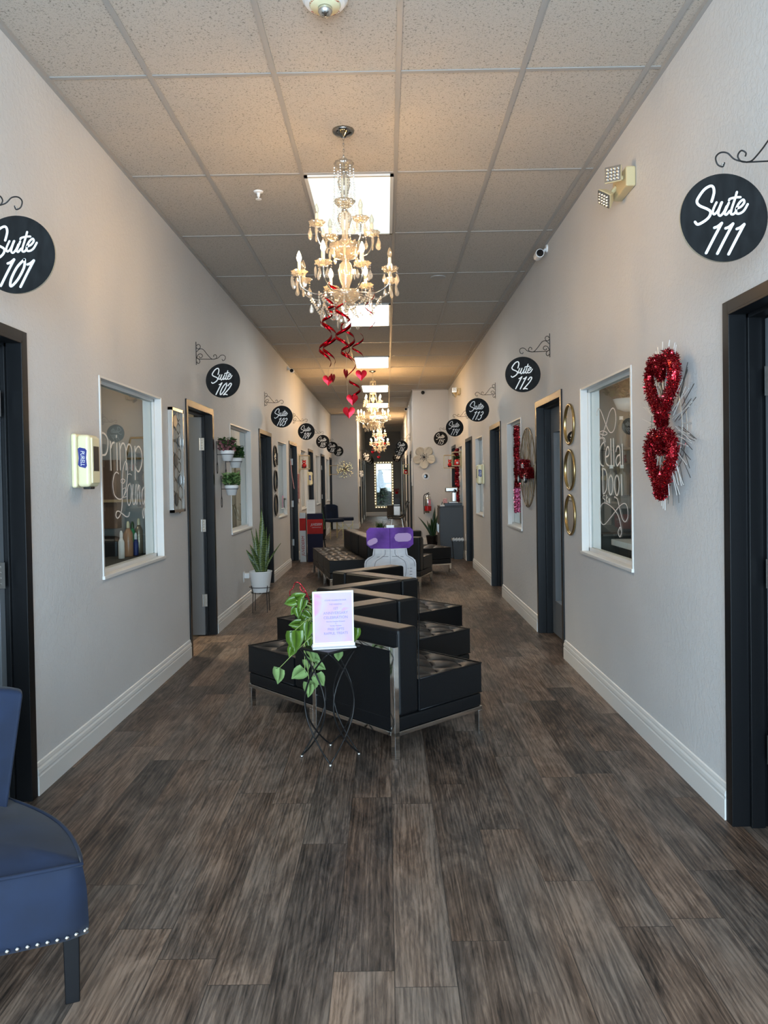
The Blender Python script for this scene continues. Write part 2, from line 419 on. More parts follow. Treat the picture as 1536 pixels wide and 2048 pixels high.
# far wall with its bright display window
FWX0, FWX1, FWZ0, FWZ1 = -.44, .21, .38, 2.14
mb = MB(); mb.box((XNL-WT, YF, 0), (FWX0, YF+.15, ZC)); mb.box((FWX1, YF, 0), (XNR+WT, YF+.15, ZC)); mb.box((FWX0, YF, 0), (FWX1, YF+.15, FWZ0)); mb.box((FWX0, YF, FWZ1), (FWX1, YF+.15, ZC))
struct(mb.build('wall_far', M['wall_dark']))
# entrance wall behind the viewer with glazed door and side lights
mb = MB(); mb.box((XL-WT, Y0-.15, 2.9), (XR+WT, Y0, ZC)); mb.box((XL-WT, Y0-.15, 0), (XL+.08, Y0, 2.9)); mb.box((XR-.08, Y0-.15, 0), (XR+WT, Y0, 2.9))
struct(mb.build('wall_entrance', M['wall']))
mb = MB()
for x in (-1.53, -.62, .33, 1.28): mb.box((x-.03, Y0-.1, 0), (x+.03, Y0-.04, 2.9))
for z in (.04, 2.2, 2.87): mb.box((-1.56, Y0-.1, z-.03), (1.31, Y0-.04, z+.03))
struct(mb.build('door_entrance', M['black_frame']))
# floor and ceiling reach under the suites as well
struct(MB().box((-5.2, Y0-.2, -.1), (4.9, YF+.2, 0)).build('floor', M['floor']))
struct(MB().box((-5.2, Y0-.2, ZC), (4.9, YF+.2, ZC+.1)).build('ceiling', M['tile']))
# suspended grid
TX0, TY0, T = -1.1299, 3.782, .6096
mb = MB(); bz = .006
for i in range(-1, 5):
    x = TX0+i*T
    if XL < x < XR: mb.box((x-.013, Y0, ZC-bz), (x+.013, YF if XNL < x < XNR else YLE if x < 0 else YRE, ZC+.001))
for kx in range(-5, 23):
    y = TY0+kx*2*T
    if Y0 < y < YF:
        xa = XL if y < YLE else XNL; xb = XR if y < YRE else XNR
        mb.box((xa, y-.012, ZC-bz*.7), (xb, y+.012, ZC+.001))
struct(mb.build('trim_1', M['tbar']))
mb = MB(); mb.box((XL, Y0, ZC-.024), (XL+.020, YLE, ZC)); mb.box((XR-.020, Y0, ZC-.024), (XR, YRE, ZC)); mb.box((XNL, YLE, ZC-.024), (XNL+.02, YF, ZC)); mb.box((XNR-.02, YRE, ZC-.024), (XNR, YF, ZC))
mb.box((XL, YLE-.02, ZC-.024), (XNL, YLE, ZC)); mb.box((XNR, YRE-.02, ZC-.024), (XR, YRE, ZC))
struct(mb.build('trim_2', M['tbar']))
# ceiling light panels
LX0, LX1 = TX0+T+.012, TX0+2*T-.012
first = None
PLAB = ['square white ceiling light panel right above the nearest chandelier', 'ceiling light panel, second from the entrance, behind the nearest chandelier', 'ceiling light panel, third from the entrance, above the falling red swirls',
        'ceiling light panel just before the second chandelier', 'ceiling light panel behind the second chandelier', 'small far ceiling light panel by the farthest chandelier']
M['panel_near'] = mat('light_panel_near', (.86, .98, .94), .5, emit=.62)  # nearest panel is set much dimmer than the others
M['panel'] = mat('light_panel', (.97, 1, .98), .5, emit=PANEL_L)
for i, kx in enumerate([1, 4, 7, 10, 13, 16]):
    y = TY0+kx*2*T
    t = thing('ceiling_light', PLAB[i], 'ceiling light', ((LX0+LX1)/2, y+T, ZC-.002), 0, 'recessed ceiling light panels')
    hx = (LX1-LX0)/2; hy = T-.014
    mb = MB()
    for s_ in (-1, 1): mb.box((s_*hx, -hy, -.014), (s_*(hx-.022), hy, 0)); mb.box((-hx, s_*hy, -.014), (hx, s_*(hy-.022), 0))
    mb.build('light_frame', M['white_trim'], t)
    MB().box((-hx+.02, -hy+.02, -.006), (hx-.02, hy-.02, -.001)).build('diffuser', M['panel_near'] if i == 0 else M['panel'], t)
# unseen lamps added inside the suites to brighten their rooms
for n_, (x, y, w_, c_) in enumerate([(-3.1, 4.4, 11, (1, .9, .75)), (-3.0, 7.0, 60, (1, .86, .6)), (-3.2, 11.4, 40, (1, .86, .62)), (-3.2, 14.6, 35, (1, .87, .65)), (-3.2, 17.5, 35, (1, .87, .65)), (-3.2, 20.6, 25, (1, .87, .65)),
                             (2.9, 4.4, 15, (1, .93, .82)), (3.0, 7.6, 35, (.9, .95, 1)), (3.0, 10.8, 40, (1, .88, .66)), (3.0, 14.0, 10, (1, .88, .66))]):
    area('suite_fill_light', (x, y, 2.7), (0, 0, 0), .6, .6, w_, c_)

# suites behind the walls: back walls and partitions
def room_side(name, side, xin, ys, mats):
    xb = xin+side*3.3
    struct(MB().box((xb, Y0, 0), (xb+side*.1, YF, ZC)).build(name+'_back', M['room']))
    for i, (y, m_) in enumerate(zip(ys, mats)):
        struct(MB().box((xin+side*WT, y-.05, 0), (xb, y+.05, ZC)).build('%s_partition_%d' % (name, i+1), m_))
room_side('wall_suite_left', -1, XL, [2.0, 5.93, 9.6, 12.7, 15.88, 19.0, 21.9, 23.6, 26.2, 28.6], [M['room']]*10)
room_side('wall_suite_right', 1, XR, [1.7, 5.76, 9.05, 12.15, 15.15, 17.5, 20.5, 23.5, 26.5], [M['room']]*9)

# baseboards with a moulded profile
PROF = [(0, 0), (.016, 0), (.016, .085), (.013, .090), (.013, .097), (.016, .102), (.014, .118), (.009, .126), (.009, .134), (.006, .146), (0, .15)]
def baseboard(name, segs):
    """segs: (x_wall, inward, ya, yb) runs along Y, or (ywall, -1, xa, xb, 'x') runs along X"""
    mb = MB()
    for sg in segs:
        n = len(PROF); vs = []
        for e in (sg[2], sg[3]):
            for d, z in PROF:
                vs.append((sg[0]+sg[1]*d, e, z) if len(sg) == 4 else (e, sg[0]+sg[1]*d, z))
        mb.add(vs, [(i, (i+1) % n, n+(i+1) % n, n+i) for i in range(n)]+[tuple(range(n))[::-1], tuple(range(n, 2*n))])
    return struct(mb.build(name, M['white_trim']))
def gaps(y0, y1, doors):
    out = []; y = y0
    for a, b in doors:
        if a-.05 > y: out.append((y, a-.05))
        y = b+.05
    if y < y1: out.append((y, y1))
    return out
baseboard('baseboard_left', [(XL, 1, a, b) for a, b in gaps(Y0, YLE, LD)])
baseboard('baseboard_right', [(XR, -1, a, b) for a, b in gaps(Y0, YRE, RD)])
baseboard('baseboard_far', [(XNL, 1, a, b) for a, b in gaps(YLE, YF, FD_L)]+[(XNR, -1, a, b) for a, b in gaps(YRE, YF, FD_R)]+[(YLE, -1, XL, XNL, 'x'), (YRE, -1, XNR, XR, 'x'), (YF, -1, XNL, XNR, 'x')])

# doors: pressed-metal frame with face, stop and rebates; leaf open into the suite or shut
def hinge_mesh(x0, x1, y, z):
    mb = MB(); mb.box((x0, y-.003, z), (x1, y, z+.115))
    for dz in (.02, .045, .07, .095): mb.ball(((x0+x1)/2, y-.003, z+dz), .005, 6, 4)
    mb.tube([(x1, y-.006, z), (x1, y-.006, z+.115)], .007, 8)
    return mb
ndoor = 0
def door(side, x_in, a, b, kind, hinge_far=True):
    global ndoor; ndoor += 1
    d = structure('door_%d' % ndoor, (x_in, (a+b)/2, 0)); hw = (b-a)/2; s = side
    mb = MB()
    p = .012                                    # frame face stands off the wall
    for e in (-1, 1):
        mb.box((-s*p, e*hw-e*.002, 0), (0, e*(hw+.045), DH+.045))
        mb.box((-s*p, e*hw, 0), (s*.060, e*(hw-.012), DH))
        mb.box((s*.060, e*hw, 0), (s*.115, e*(hw-.028), DH))
        mb.box((s*.115, e*hw, 0), (s*.165, e*(hw-.012), DH))
    mb.box((-s*p, -hw, DH-.002), (0, hw, DH+.045)); mb.box((-s*p, -hw, DH-.012), (s*.06, hw, DH)); mb.box((s*.06, -hw, DH-.028), (s*.115, hw, DH)); mb.box((s*.115, -hw, DH-.012), (s*.165, hw, DH))
    mb.build('door_frame', M['black_frame'], d, bevel=.002)
    hs = 1 if hinge_far else -1
    if kind == 'open':                          # leaf swung into the suite, seen face on
        y = hs*(hw-.030); L = 2*hw-.05; off = .080 if s < 0 else .125
        mb = MB(); mb.box((s*off, y-hs*.045, .012), (s*(off+L), y, DH-.034))
        lf = mb.build('door_leaf', M['door_grey'], d, bevel=.002)
        for z in (.28, .98, 1.74): hinge_mesh(s*(off-.026), s*(off+.014), y-hs*.047, z).build('hinge', M['steel'], d)
        mb = MB(); hx = s*(off+L-.07)
        for q in (-.045, 0):
            mb.ball((hx, y-hs*.0225+(hs*.065 if q else -hs*.065), .95), .026, 10, 8)
        mb.tube([(hx, y-hs*.09, .95), (hx, y+hs*.045, .95)], .012, 8)
        mb.build('door_handle', M['steel'], d, smooth=True)
    else:
        x0, x1 = s*.118, s*.162; y0, y1 = -hw+.014, hw-.014
        mb = MB()
        if kind == 'glazed':
            ly0, ly1, lz0, lz1 = y0+.14, y1-.14, .30, 1.86
            mb.box((x0, y0, .012), (x1, ly0, DH-.02)); mb.box((x0, ly1, .012), (x1, y1, DH-.02)); mb.box((x0, ly0, .012), (x1, ly1, lz0)); mb.box((x0, ly0, lz1), (x1, ly1, DH-.02))
            mb.build('door_leaf', M['door_grey'], d, bevel=.002)
            mb = MB()
            for e, q in ((ly0, 1), (ly1, -1)): mb.box((x0-s*.008, e, lz0), (x1, e+q*.022, lz1))
            mb.box((x0-s*.008, ly0, lz0), (x1, ly1, lz0+.022)); mb.box((x0-s*.008, ly0, lz1-.022), (x1, ly1, lz1))
            mb.build('glazing_bead', M['door_grey'], d)
            MB().box((x0+s*.018, ly0, lz0), (x0+s*.024, ly1, lz1)).build('door_pane', M['glass'], d)
        else:
            mb.box((x0, y0, .012), (x1, y1, DH-.02)); mb.build('door_leaf', M['door_grey'], d, bevel=.002)
        mb = MB(); hy = -hs*(hw-.08); mb.tube([(x0-s*.05, hy, .95), (x0, hy, .95)], .011, 8); mb.tube([(x0-s*.05, hy, .95), (x0-s*.05, hy+hs*.11, .95)], .009, 8); mb.lathe([(.03, 0), (.03, .01)], 12, (0, 0, 0))
        mb.v = [(v_[0]+0, v_[1], v_[2]) for v_ in mb.v]
        # rose turned to lie on the leaf
        n0 = len(mb.v)-24
        for i in range(n0, len(mb.v)):
            x_, y_, z_ = mb.v[i]; mb.v[i] = (x0-s*z_, hy+x_, .95+y_)
        mb.build('door_handle', M['steel'], d, smooth=True)
    return d
for (a, b), kd_ in zip(LD, ['open', 'open', 'glazed', 'open', 'shut', 'open', 'glazed']): door(-1, XL, a, b, kd_)
for (a, b), kd_ in zip(RD, ['open', 'glazed', 'glazed', 'open', 'shut']): door(1, XR, a, b, kd_)
for a, b in FD_L: door(-1, XNL, a, b, 'shut')
for a, b in FD_R: door(1, XNR, a, b, 'shut')

# windows between corridor and suites: deep white surround, inner stops, pane
nwin = 0
def window(side, x_in, a, b, z0=WZ0, z1=WZ1):
    global nwin; nwin += 1
    s = side; w = structure('window_%d' % nwin, (x_in, (a+b)/2, 0)); h = (b-a)/2
    mb = MB()
    for e in (-1, 1):
        mb.box((-s*.006, e*(h+.004), z0), (s*WT, e*(h-.012), z1))
        mb.box((s*.044, e*h, z0), (s*.060, e*(h-.030), z1)); mb.box((s*.070, e*h, z0), (s*.090, e*(h-.030), z1))
    mb.box((-s*.002, -h, z1-.010), (s*WT, h, z1+.003)); mb.box((s*.044, -h, z1-.030), (s*.060, h, z1)); mb.box((s*.070, -h, z1-.030), (s*.090, h, z1))
    mb.box((s*.044, -h, z0), (s*.060, h, z0+.030)); mb.box((s*.070, -h, z0), (s*.090, h, z0+.030))
    mb.build('window_frame', M['white_trim'], w)
    MB().box((-s*.014, -h-.01, z0-.016), (s*WT, h+.01, z0+.006)).build('window_sill', M['white_trim'], w, bevel=.003)
    MB().box((s*.062, -h+.01, z0+.01), (s*.068, h-.01, z1-.01)).build('pane', M['glass'], w)
    return w
WL = [window(-1, XL, a, b) for a, b in LW]
WR = [window(1, XR, a, b) for a, b in RW]
# far display window: cream frame with small lights round it, daylight behind
w = structure('window_far', ((FWX0+FWX1)/2, YF, 0))
hx = (FWX1-FWX0)/2; mb = MB()
for e in (-1, 1): mb.box((e*(hx-.02), -.03, FWZ0-.07), (e*(hx+.06), .02, FWZ1+.07))
mb.box((-hx, -.03, FWZ1-.02), (hx, .02, FWZ1+.07)); mb.box((-hx, -.03, FWZ0-.07), (hx, .02, FWZ0+.02)); mb.box((-hx, .03, 1.86), (hx, .06, 1.885))
M['cream'] = mat('cream_frame_paint', (.70, .64, .45), .4)
mb.build('window_frame', M['cream'], w)
MB().box((-hx, .06, FWZ0), (hx, .066, FWZ1)).build('pane', M['glass'], w)
M['fairy'] = mat('warm_fairy_light', (1, .78, .45), .4, emit=9)
for i in range(44):
    q = i/44*(4*hx+2*(FWZ1-FWZ0)); H_ = FWZ1-FWZ0
    if q < 2*hx: p_ = (-hx+q, FWZ0-.035)
    elif q < 2*hx+H_: p_ = (hx+.035, FWZ0+q-2*hx)
    elif q < 4*hx+H_: p_ = (hx-(q-2*hx-H_), FWZ1+.035)
    else: p_ = (-hx-.035, FWZ1-(q-4*hx-H_))
    MB().ball((p_[0], -.036, p_[1]), .011, 6, 4).build('fairy_light', M['fairy'], w)
# outside the far window
struct(MB().box((-6, YF+.16, -.12), (6, YF+30, -.05)).build('ground', M['ground']))
# ================================================================== suite signs
SG = {'S': [[(440,575),(470,480),(485,400),(470,325),(420,305),(320,360),(225,480),(185,570),(230,640),(360,700),(420,750),(400,830),(320,905),(200,965),(150,922)]],
 'u': [[(525,590),(480,680),(458,755),(485,795),(550,730),(612,592)], [(620,590),(575,700),(555,790),(590,822),(650,760),(700,660)]],
 'i': [[(738,602),(690,710),(665,780),(695,805),(755,740)], [(752,535),(742,560)]],
 't': [[(880,418),(840,550),(785,710),(775,790),(815,800),(865,750)], [(772,528),(860,510),(940,508)]],
 'e': [[(872,705),(950,670),(1005,600),(985,552),(915,610),(865,710),(872,785),(930,788),(1000,740),(1065,632)]]}
DG = {'0': [[(.30,1),(.08,.72),(.06,.28),(.25,0),(.48,.25),(.52,.70),(.34,.99),(.30,1)]],
 '1': [[(.02,.84),(.16,.88),(.30,.99)], [(.30,.99),(.26,.5),(.24,0)]],
 '2': [[(.08,.78),(.22,.99),(.46,.92),(.44,.62),(.22,.25),(.04,.02)], [(.04,.02),(.30,.06),(.56,.02)]],
 '3': [[(.06,.90),(.30,1.0),(.50,.84),(.42,.60),(.20,.54)], [(.20,.54),(.46,.46),(.48,.18),(.26,.0),(.02,.10)]],
 '4': [[(.10,.96),(.04,.50),(.20,.42),(.50,.50)], [(.54,1.0),(.46,.50),(.40,0)]],
 '5': [[(.56,.98),(.18,.94),(.10,.56)], [(.10,.56),(.36,.62),(.50,.36),(.34,.04),(.02,.06)]],
 '6': [[(.46,.98),(.18,.66),(.04,.24),(.24,0),(.46,.20),(.36,.46),(.10,.34)]],
 '7': [[(.04,.92),(.30,.96),(.58,.98)], [(.58,.98),(.36,.5),(.22,0)]],
 '8': [[(.50,.88),(.28,1.0),(.10,.80),(.30,.52),(.46,.24),(.24,0),(.04,.22),(.28,.50),(.50,.78),(.50,.88)]],
 '9': [[(.50,.72),(.34,.50),(.12,.66),(.24,.96),(.50,.86),(.44,.40),(.28,.0)]]}
SR = .149
def sign_letters(num, O, U, N, m):
    mb = MB(); V = Vector((0, 0, 1)); f = lambda q: ((q[0]-655)/763*SR, (855-q[1])/763*SR)
    for g_ in SG.values():
        for st in g_: mb.stroke([f(q) for q in st], .0088 if len(st) > 14 else .0074, O, U, V, N, .0010+.0003*len(mb.v)/400)
    for i, ch in enumerate(num):
        x0 = (-.50+.255*i)*SR; y0 = -.80*SR; h = .68*SR
        for st in DG[ch]:
            mb.stroke([(x0+.42*SR*q[0]+.50*h*q[1]-.02*SR, y0+h*q[1]+(.00 if i == 0 else -.018*i*SR)) for q in st], .0088, O, U, V, N, .0011+.0003*len(mb.v)/400)
    return mb
# scroll bracket, drawn from the wall bar outwards (x) and down (z)
BR = [[(0, -145), (0, 52)],
 [(4, -112), (12, -126), (30, -122), (36, -104), (26, -88), (8, -90), (2, -100)],
 [(2, -60), (30, -86), (62, -80), (98, -35), (130, 0), (150, 6)],
 [(2, -8), (18, -38), (42, -42), (54, -26), (44, -10), (28, -12), (26, -24)],
 [(2, -8), (24, 2), (80, 4), (150, 6)],
 [(150, 6), (170, 2), (180, -16), (168, -34), (152, -26), (154, -14)],
 [(150, 6), (190, -4), (215, -26), (240, -28), (256, -12), (250, 12), (232, 20), (226, 6)],
 [(2, -8), (22, 4), (30, 24), (20, 40), (6, 36), (6, 24)]]
def bracket(side, x_wall, y, z, num):
    s = .000985
    t = thing('sign_bracket', 'curled black iron wall bracket holding the Suite %s sign' % num, 'bracket', (x_wall, y, z), 0, 'scroll sign brackets')
    mb = MB(); mb.box((-side*.001, -.006, -.052), (-side*.005, .006, .147)); mb.build('wall_bar', M['iron'], t)
    mb = MB()
    for pl in BR[1:]:
        P = [(-side*(.004+x*s), 0, -q*s) for x, q in pl]
        mb.tube(curve3(P, 5), .0028, 6)
    mb.build('scrolls', M['iron'], t, smooth=True)
def sign(side, x_wall, y, num, xc, zc, rot=0.0):
    zb = zc+SR+.045
    bracket(side, x_wall, y, zb, num)
    where = {'101': 'at the left edge of the view', '111': 'nearest on the right wall'}.get(num, 'hanging from the %s wall' % ('left' if side < 0 else 'right'))
    t = thing('suite_sign', 'round black sign with white script reading Suite %s, %s' % (num, where), 'sign', (xc, y, zc), rot, 'round suite number signs')
    mb = MB(); n = 64
    poly = [(SR*math.cos(2*PI*i/n), SR*math.sin(2*PI*i/n)) for i in range(n)]
    mb.prism(poly, (0, .005, 0), (1, 0, 0), (0, 0, 1), (0, -1, 0), .010)
    b_ = mb.build('sign_board', [M['sign_black'], M['sign_edge']], t)
    for p_ in b_.data.polygons:
        if abs(p_.normal.y) < .5: p_.material_index = 1
    sign_letters(num, (0, -.005, 0), (1, 0, 0), (0, -1, 0), M['sign_white']).build('lettering', M['sign_white'], t)
    sign_letters(num, (0, .005, 0), (-1, 0, 0), (0, 1, 0), M['sign_white']).build('lettering', M['sign_white'], t)
    mb = MB(); mb.tube([(0, 0, SR-.006), (0, 0, SR+.030)], .0012, 6)
    mb.tube([(.006*math.cos(a), 0, SR+.031+.006*math.sin(a)) for a in [2*PI*i/10 for i in range(10)]], .0012, 5, True)
    mb.build('hook', M['steel'], t)
for num, y in (('101', 2.95), ('102', 6.65), ('103', 10.37), ('104', 13.53), ('105', 17.0), ('106', 20.0), ('107', 22.5)):
    sign(-1, XL, y, num, XL+.232, 2.322)
for num, y in (('111', 2.62), ('112', 6.45), ('113', 9.67), ('114', 12.9), ('115', 16.2)):
    sign(1, XR, y, num, XR-.232, 2.305)
for num, y in (('108', 24.6), ('109', 27.0), ('110', 29.4)): sign(-1, XNL, y, num, XNL+.232, 2.22)
for num, y in (('116', 18.8), ('117', 21.7), ('118', 24.9), ('119', 28.1)): sign(1, XNR, y, num, XNR-.215, 2.265)

# ================================================================== lettering on the two near windows
def glass_lettering(win, side, strokes, w, m, name='window_lettering', x0=0, y0=0, sc=1.0, widths=None):
    """strokes were measured on the photo; they are laid flat on the pane of the window"""
    xp = (XL-.062+.003) if side < 0 else (XR+.062-.003)
    mb = MB(); base = win.location
    for i, st in enumerate(strokes):
        pts = []
        for a, b in st:
            p = px_at(x0+a/sc, y0+b/sc, X=xp); pts.append((p.y-base.y, p.z))
        mb.stroke(pts, w if not widths else widths[i], (xp-base.x, 0, 0), (0, 1, 0), (0, 0, 1), (-side, 0, 0), .0012)
    return mb.build(name, m, win)
primp = [[(85,40),(150,62),(198,150),(198,290),(165,385),(90,395)], [(60,38),(72,220),(84,420)],
 [(240,190),(246,400),(252,630)], [(250,280),(268,215),(300,195)], [(342,215),(346,400),(350,630)], [(335,92),(337,112)],
 [(388,212),(395,400),(400,625)], [(396,300),(420,222),(455,215),(480,290),(490,420),(490,625)], [(490,330),(515,240),(550,232),(575,300),(582,450),(582,630)],
 [(628,260),(631,500),(634,780)], [(630,360),(655,285),(690,262),(728,330),(742,460),(722,590),(685,655),(648,620),(630,540)]]
lounge = [[(370,690),(335,665),(298,720),(280,860),(305,1020),(378,1090),(448,1050),(498,860),(515,640),(500,520),(478,500),(445,600),(432,760),(430,1000),(425,1200),(400,1330),(355,1390),(328,1350),(340,1290),(375,1280),(430,1320),(490,1365),(530,1355),(545,1300)],
 [(560,850),(525,870),(508,980),(510,1120),(535,1190),(562,1120),(575,990),(565,880),(548,840)], [(600,860),(590,1000),(592,1120),(610,1175),(635,1120),(645,960)], [(648,860),(640,1030),(648,1170)],
 [(680,860),(668,1010),(665,1170)], [(668,1000),(690,880),(705,900),(702,1040),(715,1170)], [(770,900),(745,960),(742,1100),(760,1170),(782,1090)], [(790,900),(785,1100),(780,1270),(765,1390),(752,1330),(758,1260),(790,1215)]]
amp = [[(470,790),(435,770),(410,790),(415,830),(445,840),(470,800)], [(520,700),(550,690),(575,710)], [(440,930),(470,915),(500,935),(470,1010),(450,1060),(490,1050)]]
M['win_white'] = mat('white_window_vinyl', (.82, .78, .70), .5)
M['win_thin'] = mat('white_window_vinyl_thin', (.80, .74, .68), .5)
glass_lettering(WL[0], -1, primp, .0115, M['win_white'], x0=190, y0=860, sc=7.88)
glass_lettering(WL[0], -1, lounge, .0075, M['win_thin'], x0=190, y0=860, sc=7.88)
glass_lettering(WL[0], -1, amp, .0045, M['win_thin'], 'ampersand_lettering', x0=190, y0=860, sc=7.88)
cellar = [[(275,590),(238,640),(224,740),(236,840),(268,868)], [(290,765),(325,745),(333,690),(318,645),(298,690),(292,770),(300,835),(328,862)], [(350,560),(353,700),(357,862)], [(380,556),(384,700),(388,862)],
 [(410,700),(420,650),(442,640),(456,680),(458,760),(462,862)], [(456,735),(425,755),(410,810),(425,862),(455,820)], [(480,620),(484,740),(487,855)],
 [(255,890),(259,1030),(263,1182)], [(255,892),(290,910),(308,1000),(305,1110),(285,1170),(263,1182)],
 [(352,968),(330,1010),(325,1090),(335,1170),(352,1192),(370,1150),(376,1070),(368,1000),(352,968)], [(420,968),(400,1010),(394,1090),(404,1170),(422,1200),(438,1160),(446,1080),(438,1000),(420,968)], [(470,968),(473,1080),(477,1195)],
 [(285,1205),(268,1200),(262,1230),(285,1250),(282,1280),(265,1285)], [(300,1195),(302,1285)], [(318,1215),(302,1245),(318,1280)], [(328,1235),(328,1285)], [(338,1235),(340,1288)]]
cellar_w = [.010]*2+[.012]*2+[.010]*2+[.012]+[.012, .009]+[.010]*2+[.013]+[.005]*5
flour = [[(195,290),(190,255),(215,212),(245,255),(290,380),(340,480),(385,460),(408,350),(400,240),(372,206),(335,260),(300,380),(270,470),(255,530)],
 [(225,480),(262,465),(310,490),(280,515),(225,500),(235,540),(275,545),(290,590)], [(222,560),(262,550),(285,640)],
 [(400,1212),(392,1222),(425,1240),(450,1340),(480,1460),(515,1500),(545,1440),(535,1320),(495,1292),(430,1345),(350,1450),(275,1532),(235,1490),(222,1390),(250,1300),(300,1290),(370,1340),(430,1420),(462,1530),(472,1620),(455,1672),(434,1620),(455,1560),(462,1590)]]
glass_lettering(WR[0], 1, cellar, .01, M['win_white'], x0=1160, y0=780, sc=5.69, widths=cellar_w)
glass_lettering(WR[0], 1, flour, .0055, M['win_thin'], 'flourish_lettering', x0=1160, y0=780, sc=5.69)

# ================================================================== things on the walls
def dispenser(side, x_wall, y, z, label, grp='wall hand sanitiser dispensers', small=False):
    """almond dispenser: bulged cover, side window, blue logo patch"""
    s = -side
    t = thing('sanitizer_dispenser', label, 'soap dispenser', (x_wall, y, z), 0, grp)
    MB().box((0, -.072, -.142), (s*.030, .072, .142)).build('back_plate', M['almond'], t, bevel=.012, seg=3)
    mb = MB(); mb.box((s*.030, -.070, -.138), (s*.098, .070, .136)); mb.build('cover', M['almond'], t, bevel=.020, seg=4)
    mb = MB(); mb.box((s*.094, -.050, -.120), (s*.106, .050, .122)); mb.build('raised_panel', M['almond'], t, bevel=.007, seg=3)
    mb = MB(); mb.box((s*.105, -.036, -.055), (s*.1075, .036, .075)); mb.build('sight_window', M['black_plastic'], t)
    # logo: tall blue patch with white letters running down the cover
    mb = MB(); poly = [(-.024,.050),(-.014,.056),(.014,.050),(.022,.040),(.018,0),(.022,-.040),(.014,-.052),(-.016,-.044),(-.024,-.034),(-.020,0)]
    fr = ((s*.1062, 0, .012), (0, s*-1, 0), (0, 0, 1), (s, 0, 0))
    mb.prism(poly, (s*.062, -.0705, .012), (1, 0, 0), (0, 0, 1), (0, -1, 0), .0015)
    mb.build('logo_patch', M['navy'], t)
    mb = MB(); put_text(mb, 'PURELL', .030, (s*.062, -.0722, .010), (0, 0, -1), (1, 0, 0), (0, -1, 0), .80, .15)
    mb.build('logo_lettering', M['white'], t)
    mb = MB(); mb.box((s*.045, -.030, -.150), (s*.085, .030, -.136)); mb.build('nozzle', M['black_plastic'], t, bevel=.004)
    return t
dispenser(-1, XL, 4.035, 1.560, 'cream sanitizer dispenser with blue logo on the left wall near the entrance')
dispenser(1, XR, 10.93, 1.500, 'cream sanitizer dispenser on the right wall by the third window')
dispenser(-1, XL, 15.8, 1.50, 'small distant cream sanitizer dispenser on the left wall')

# narrow silver framed art of hexagons
t = thing('hexagon_art', 'tall narrow silver framed art panel of overlapping metal hexagons', 'wall art', (XL, 5.91, 1.612))
mb = MB(); w_, h_ = .165, .40
for e in (-1, 1): mb.box((.002, e*w_, -h_), (.034, e*(w_-.022), h_)); mb.box((.002, -w_, e*h_), (.034, w_, e*(h_-.022)))
mb.build('art_frame', M['silver'], t)
MB().box((.002, -w_+.02, -h_+.02), (.006, w_-.02, h_-.02)).build('backing', mat('pale_grey_linen', (.50, .50, .48), .7), t)
random.seed(4)
def hexagon(r, y, z): return [(y+r*math.cos(PI/6+i*PI/3), z+r*math.sin(PI/6+i*PI/3)) for i in range(6)]
for i in range(15):
    z = .35-.70*i/14; y = (-.055 if i % 2 else .06)+random.uniform(-.02, .02); r = random.choice((.045, .055, .06))
    hx_ = hexagon(r, y, z)
    if i % 3 == 1: MB().prism(hx_, (.018, 0, 0), (0, 1, 0), (0, 0, 1), (1, 0, 0), .006).build('hexagon', mat('dark_pewter', (.10, .10, .10), .35, .8) if i == 1 else bpy.data.materials['dark_pewter'], t)
    else: MB().tube([(.022, a, b) for a, b in hx_], .0035, 4, True).build('hexagon', M['silver'], t)

# planters: white pots in black wire hangers
def foliage(n, rad, zc, kind, size=.02, squash=1.0, up=.4):
    mb = MB()
    for i in range(n):
        a = random.uniform(0, 2*PI); r = rad*math.sqrt(random.random()); zz = zc+random.uniform(0, rad*1.1*squash)
        c = Vector((r*math.cos(a), r*math.sin(a), zz)); d = Vector((math.cos(a), math.sin(a), random.uniform(-.3, 1))).normalized(); q = d.cross(Vector((0, 0, 1))).normalized()*size*.4
        L = size*random.uniform(.7, 1.5); tw = Vector((0, 0, 1))*random.uniform(-.4, .4)*size
        mb.add([c-d*L*.5, c+q+tw, c+d*L*.6, c-q-tw], [(0, 1, 2), (0, 2, 3)])
    return mb
def planter(y, z, label, fm, seed):
    random.seed(seed)
    t = thing('wall_planter', label, 'wall planter', (XL+.105, y, z), 0, 'white pots in wire wall hangers')
    MB().lathe([(.044, -.055), (.060, .010), (.066, .012), (.068, .045), (.062, .047), (.060, .035), (.0, .032)], 24).build('pot', M['offwhite'], t, smooth=True)
    mb = MB(); mb.tube([(.064*math.cos(2*PI*i/20), .064*math.sin(2*PI*i/20), .008) for i in range(20)], .003, 6, True)
    mb.tube([(-.103, 0, .14), (-.100, 0, -.09)], .003, 6); mb.tube([(-.100, 0, .008), (-.062, 0, .008)], .003, 6)
    mb.tube(curve3([(-.100, 0, -.06), (-.100, .022, -.10), (-.100, .022, -.15), (-.100, 0, -.175), (-.100, -.022, -.15), (-.100, -.022, -.10), (-.100, 0, -.06)], 4), .003, 6)
    mb.build('wire_hanger', M['iron'], t)
    for k_, mm in enumerate(fm): foliage(230, .085, .045+.02*k_, mm, .030, 1.1).build('foliage', M[mm], t)
planter(7.38, 1.700, 'white wall pot of mauve flowers beside the second left door', ['mauve', 'green'], 1)
planter(7.78, 1.640, 'white wall pot of bushy green leaves, right of the mauve flower pot', ['green', 'dark_leaf'], 2)
planter(7.55, 1.365, 'white wall pot of trailing green leaves, lowest of the three', ['green', 'leaf_pale'], 3)

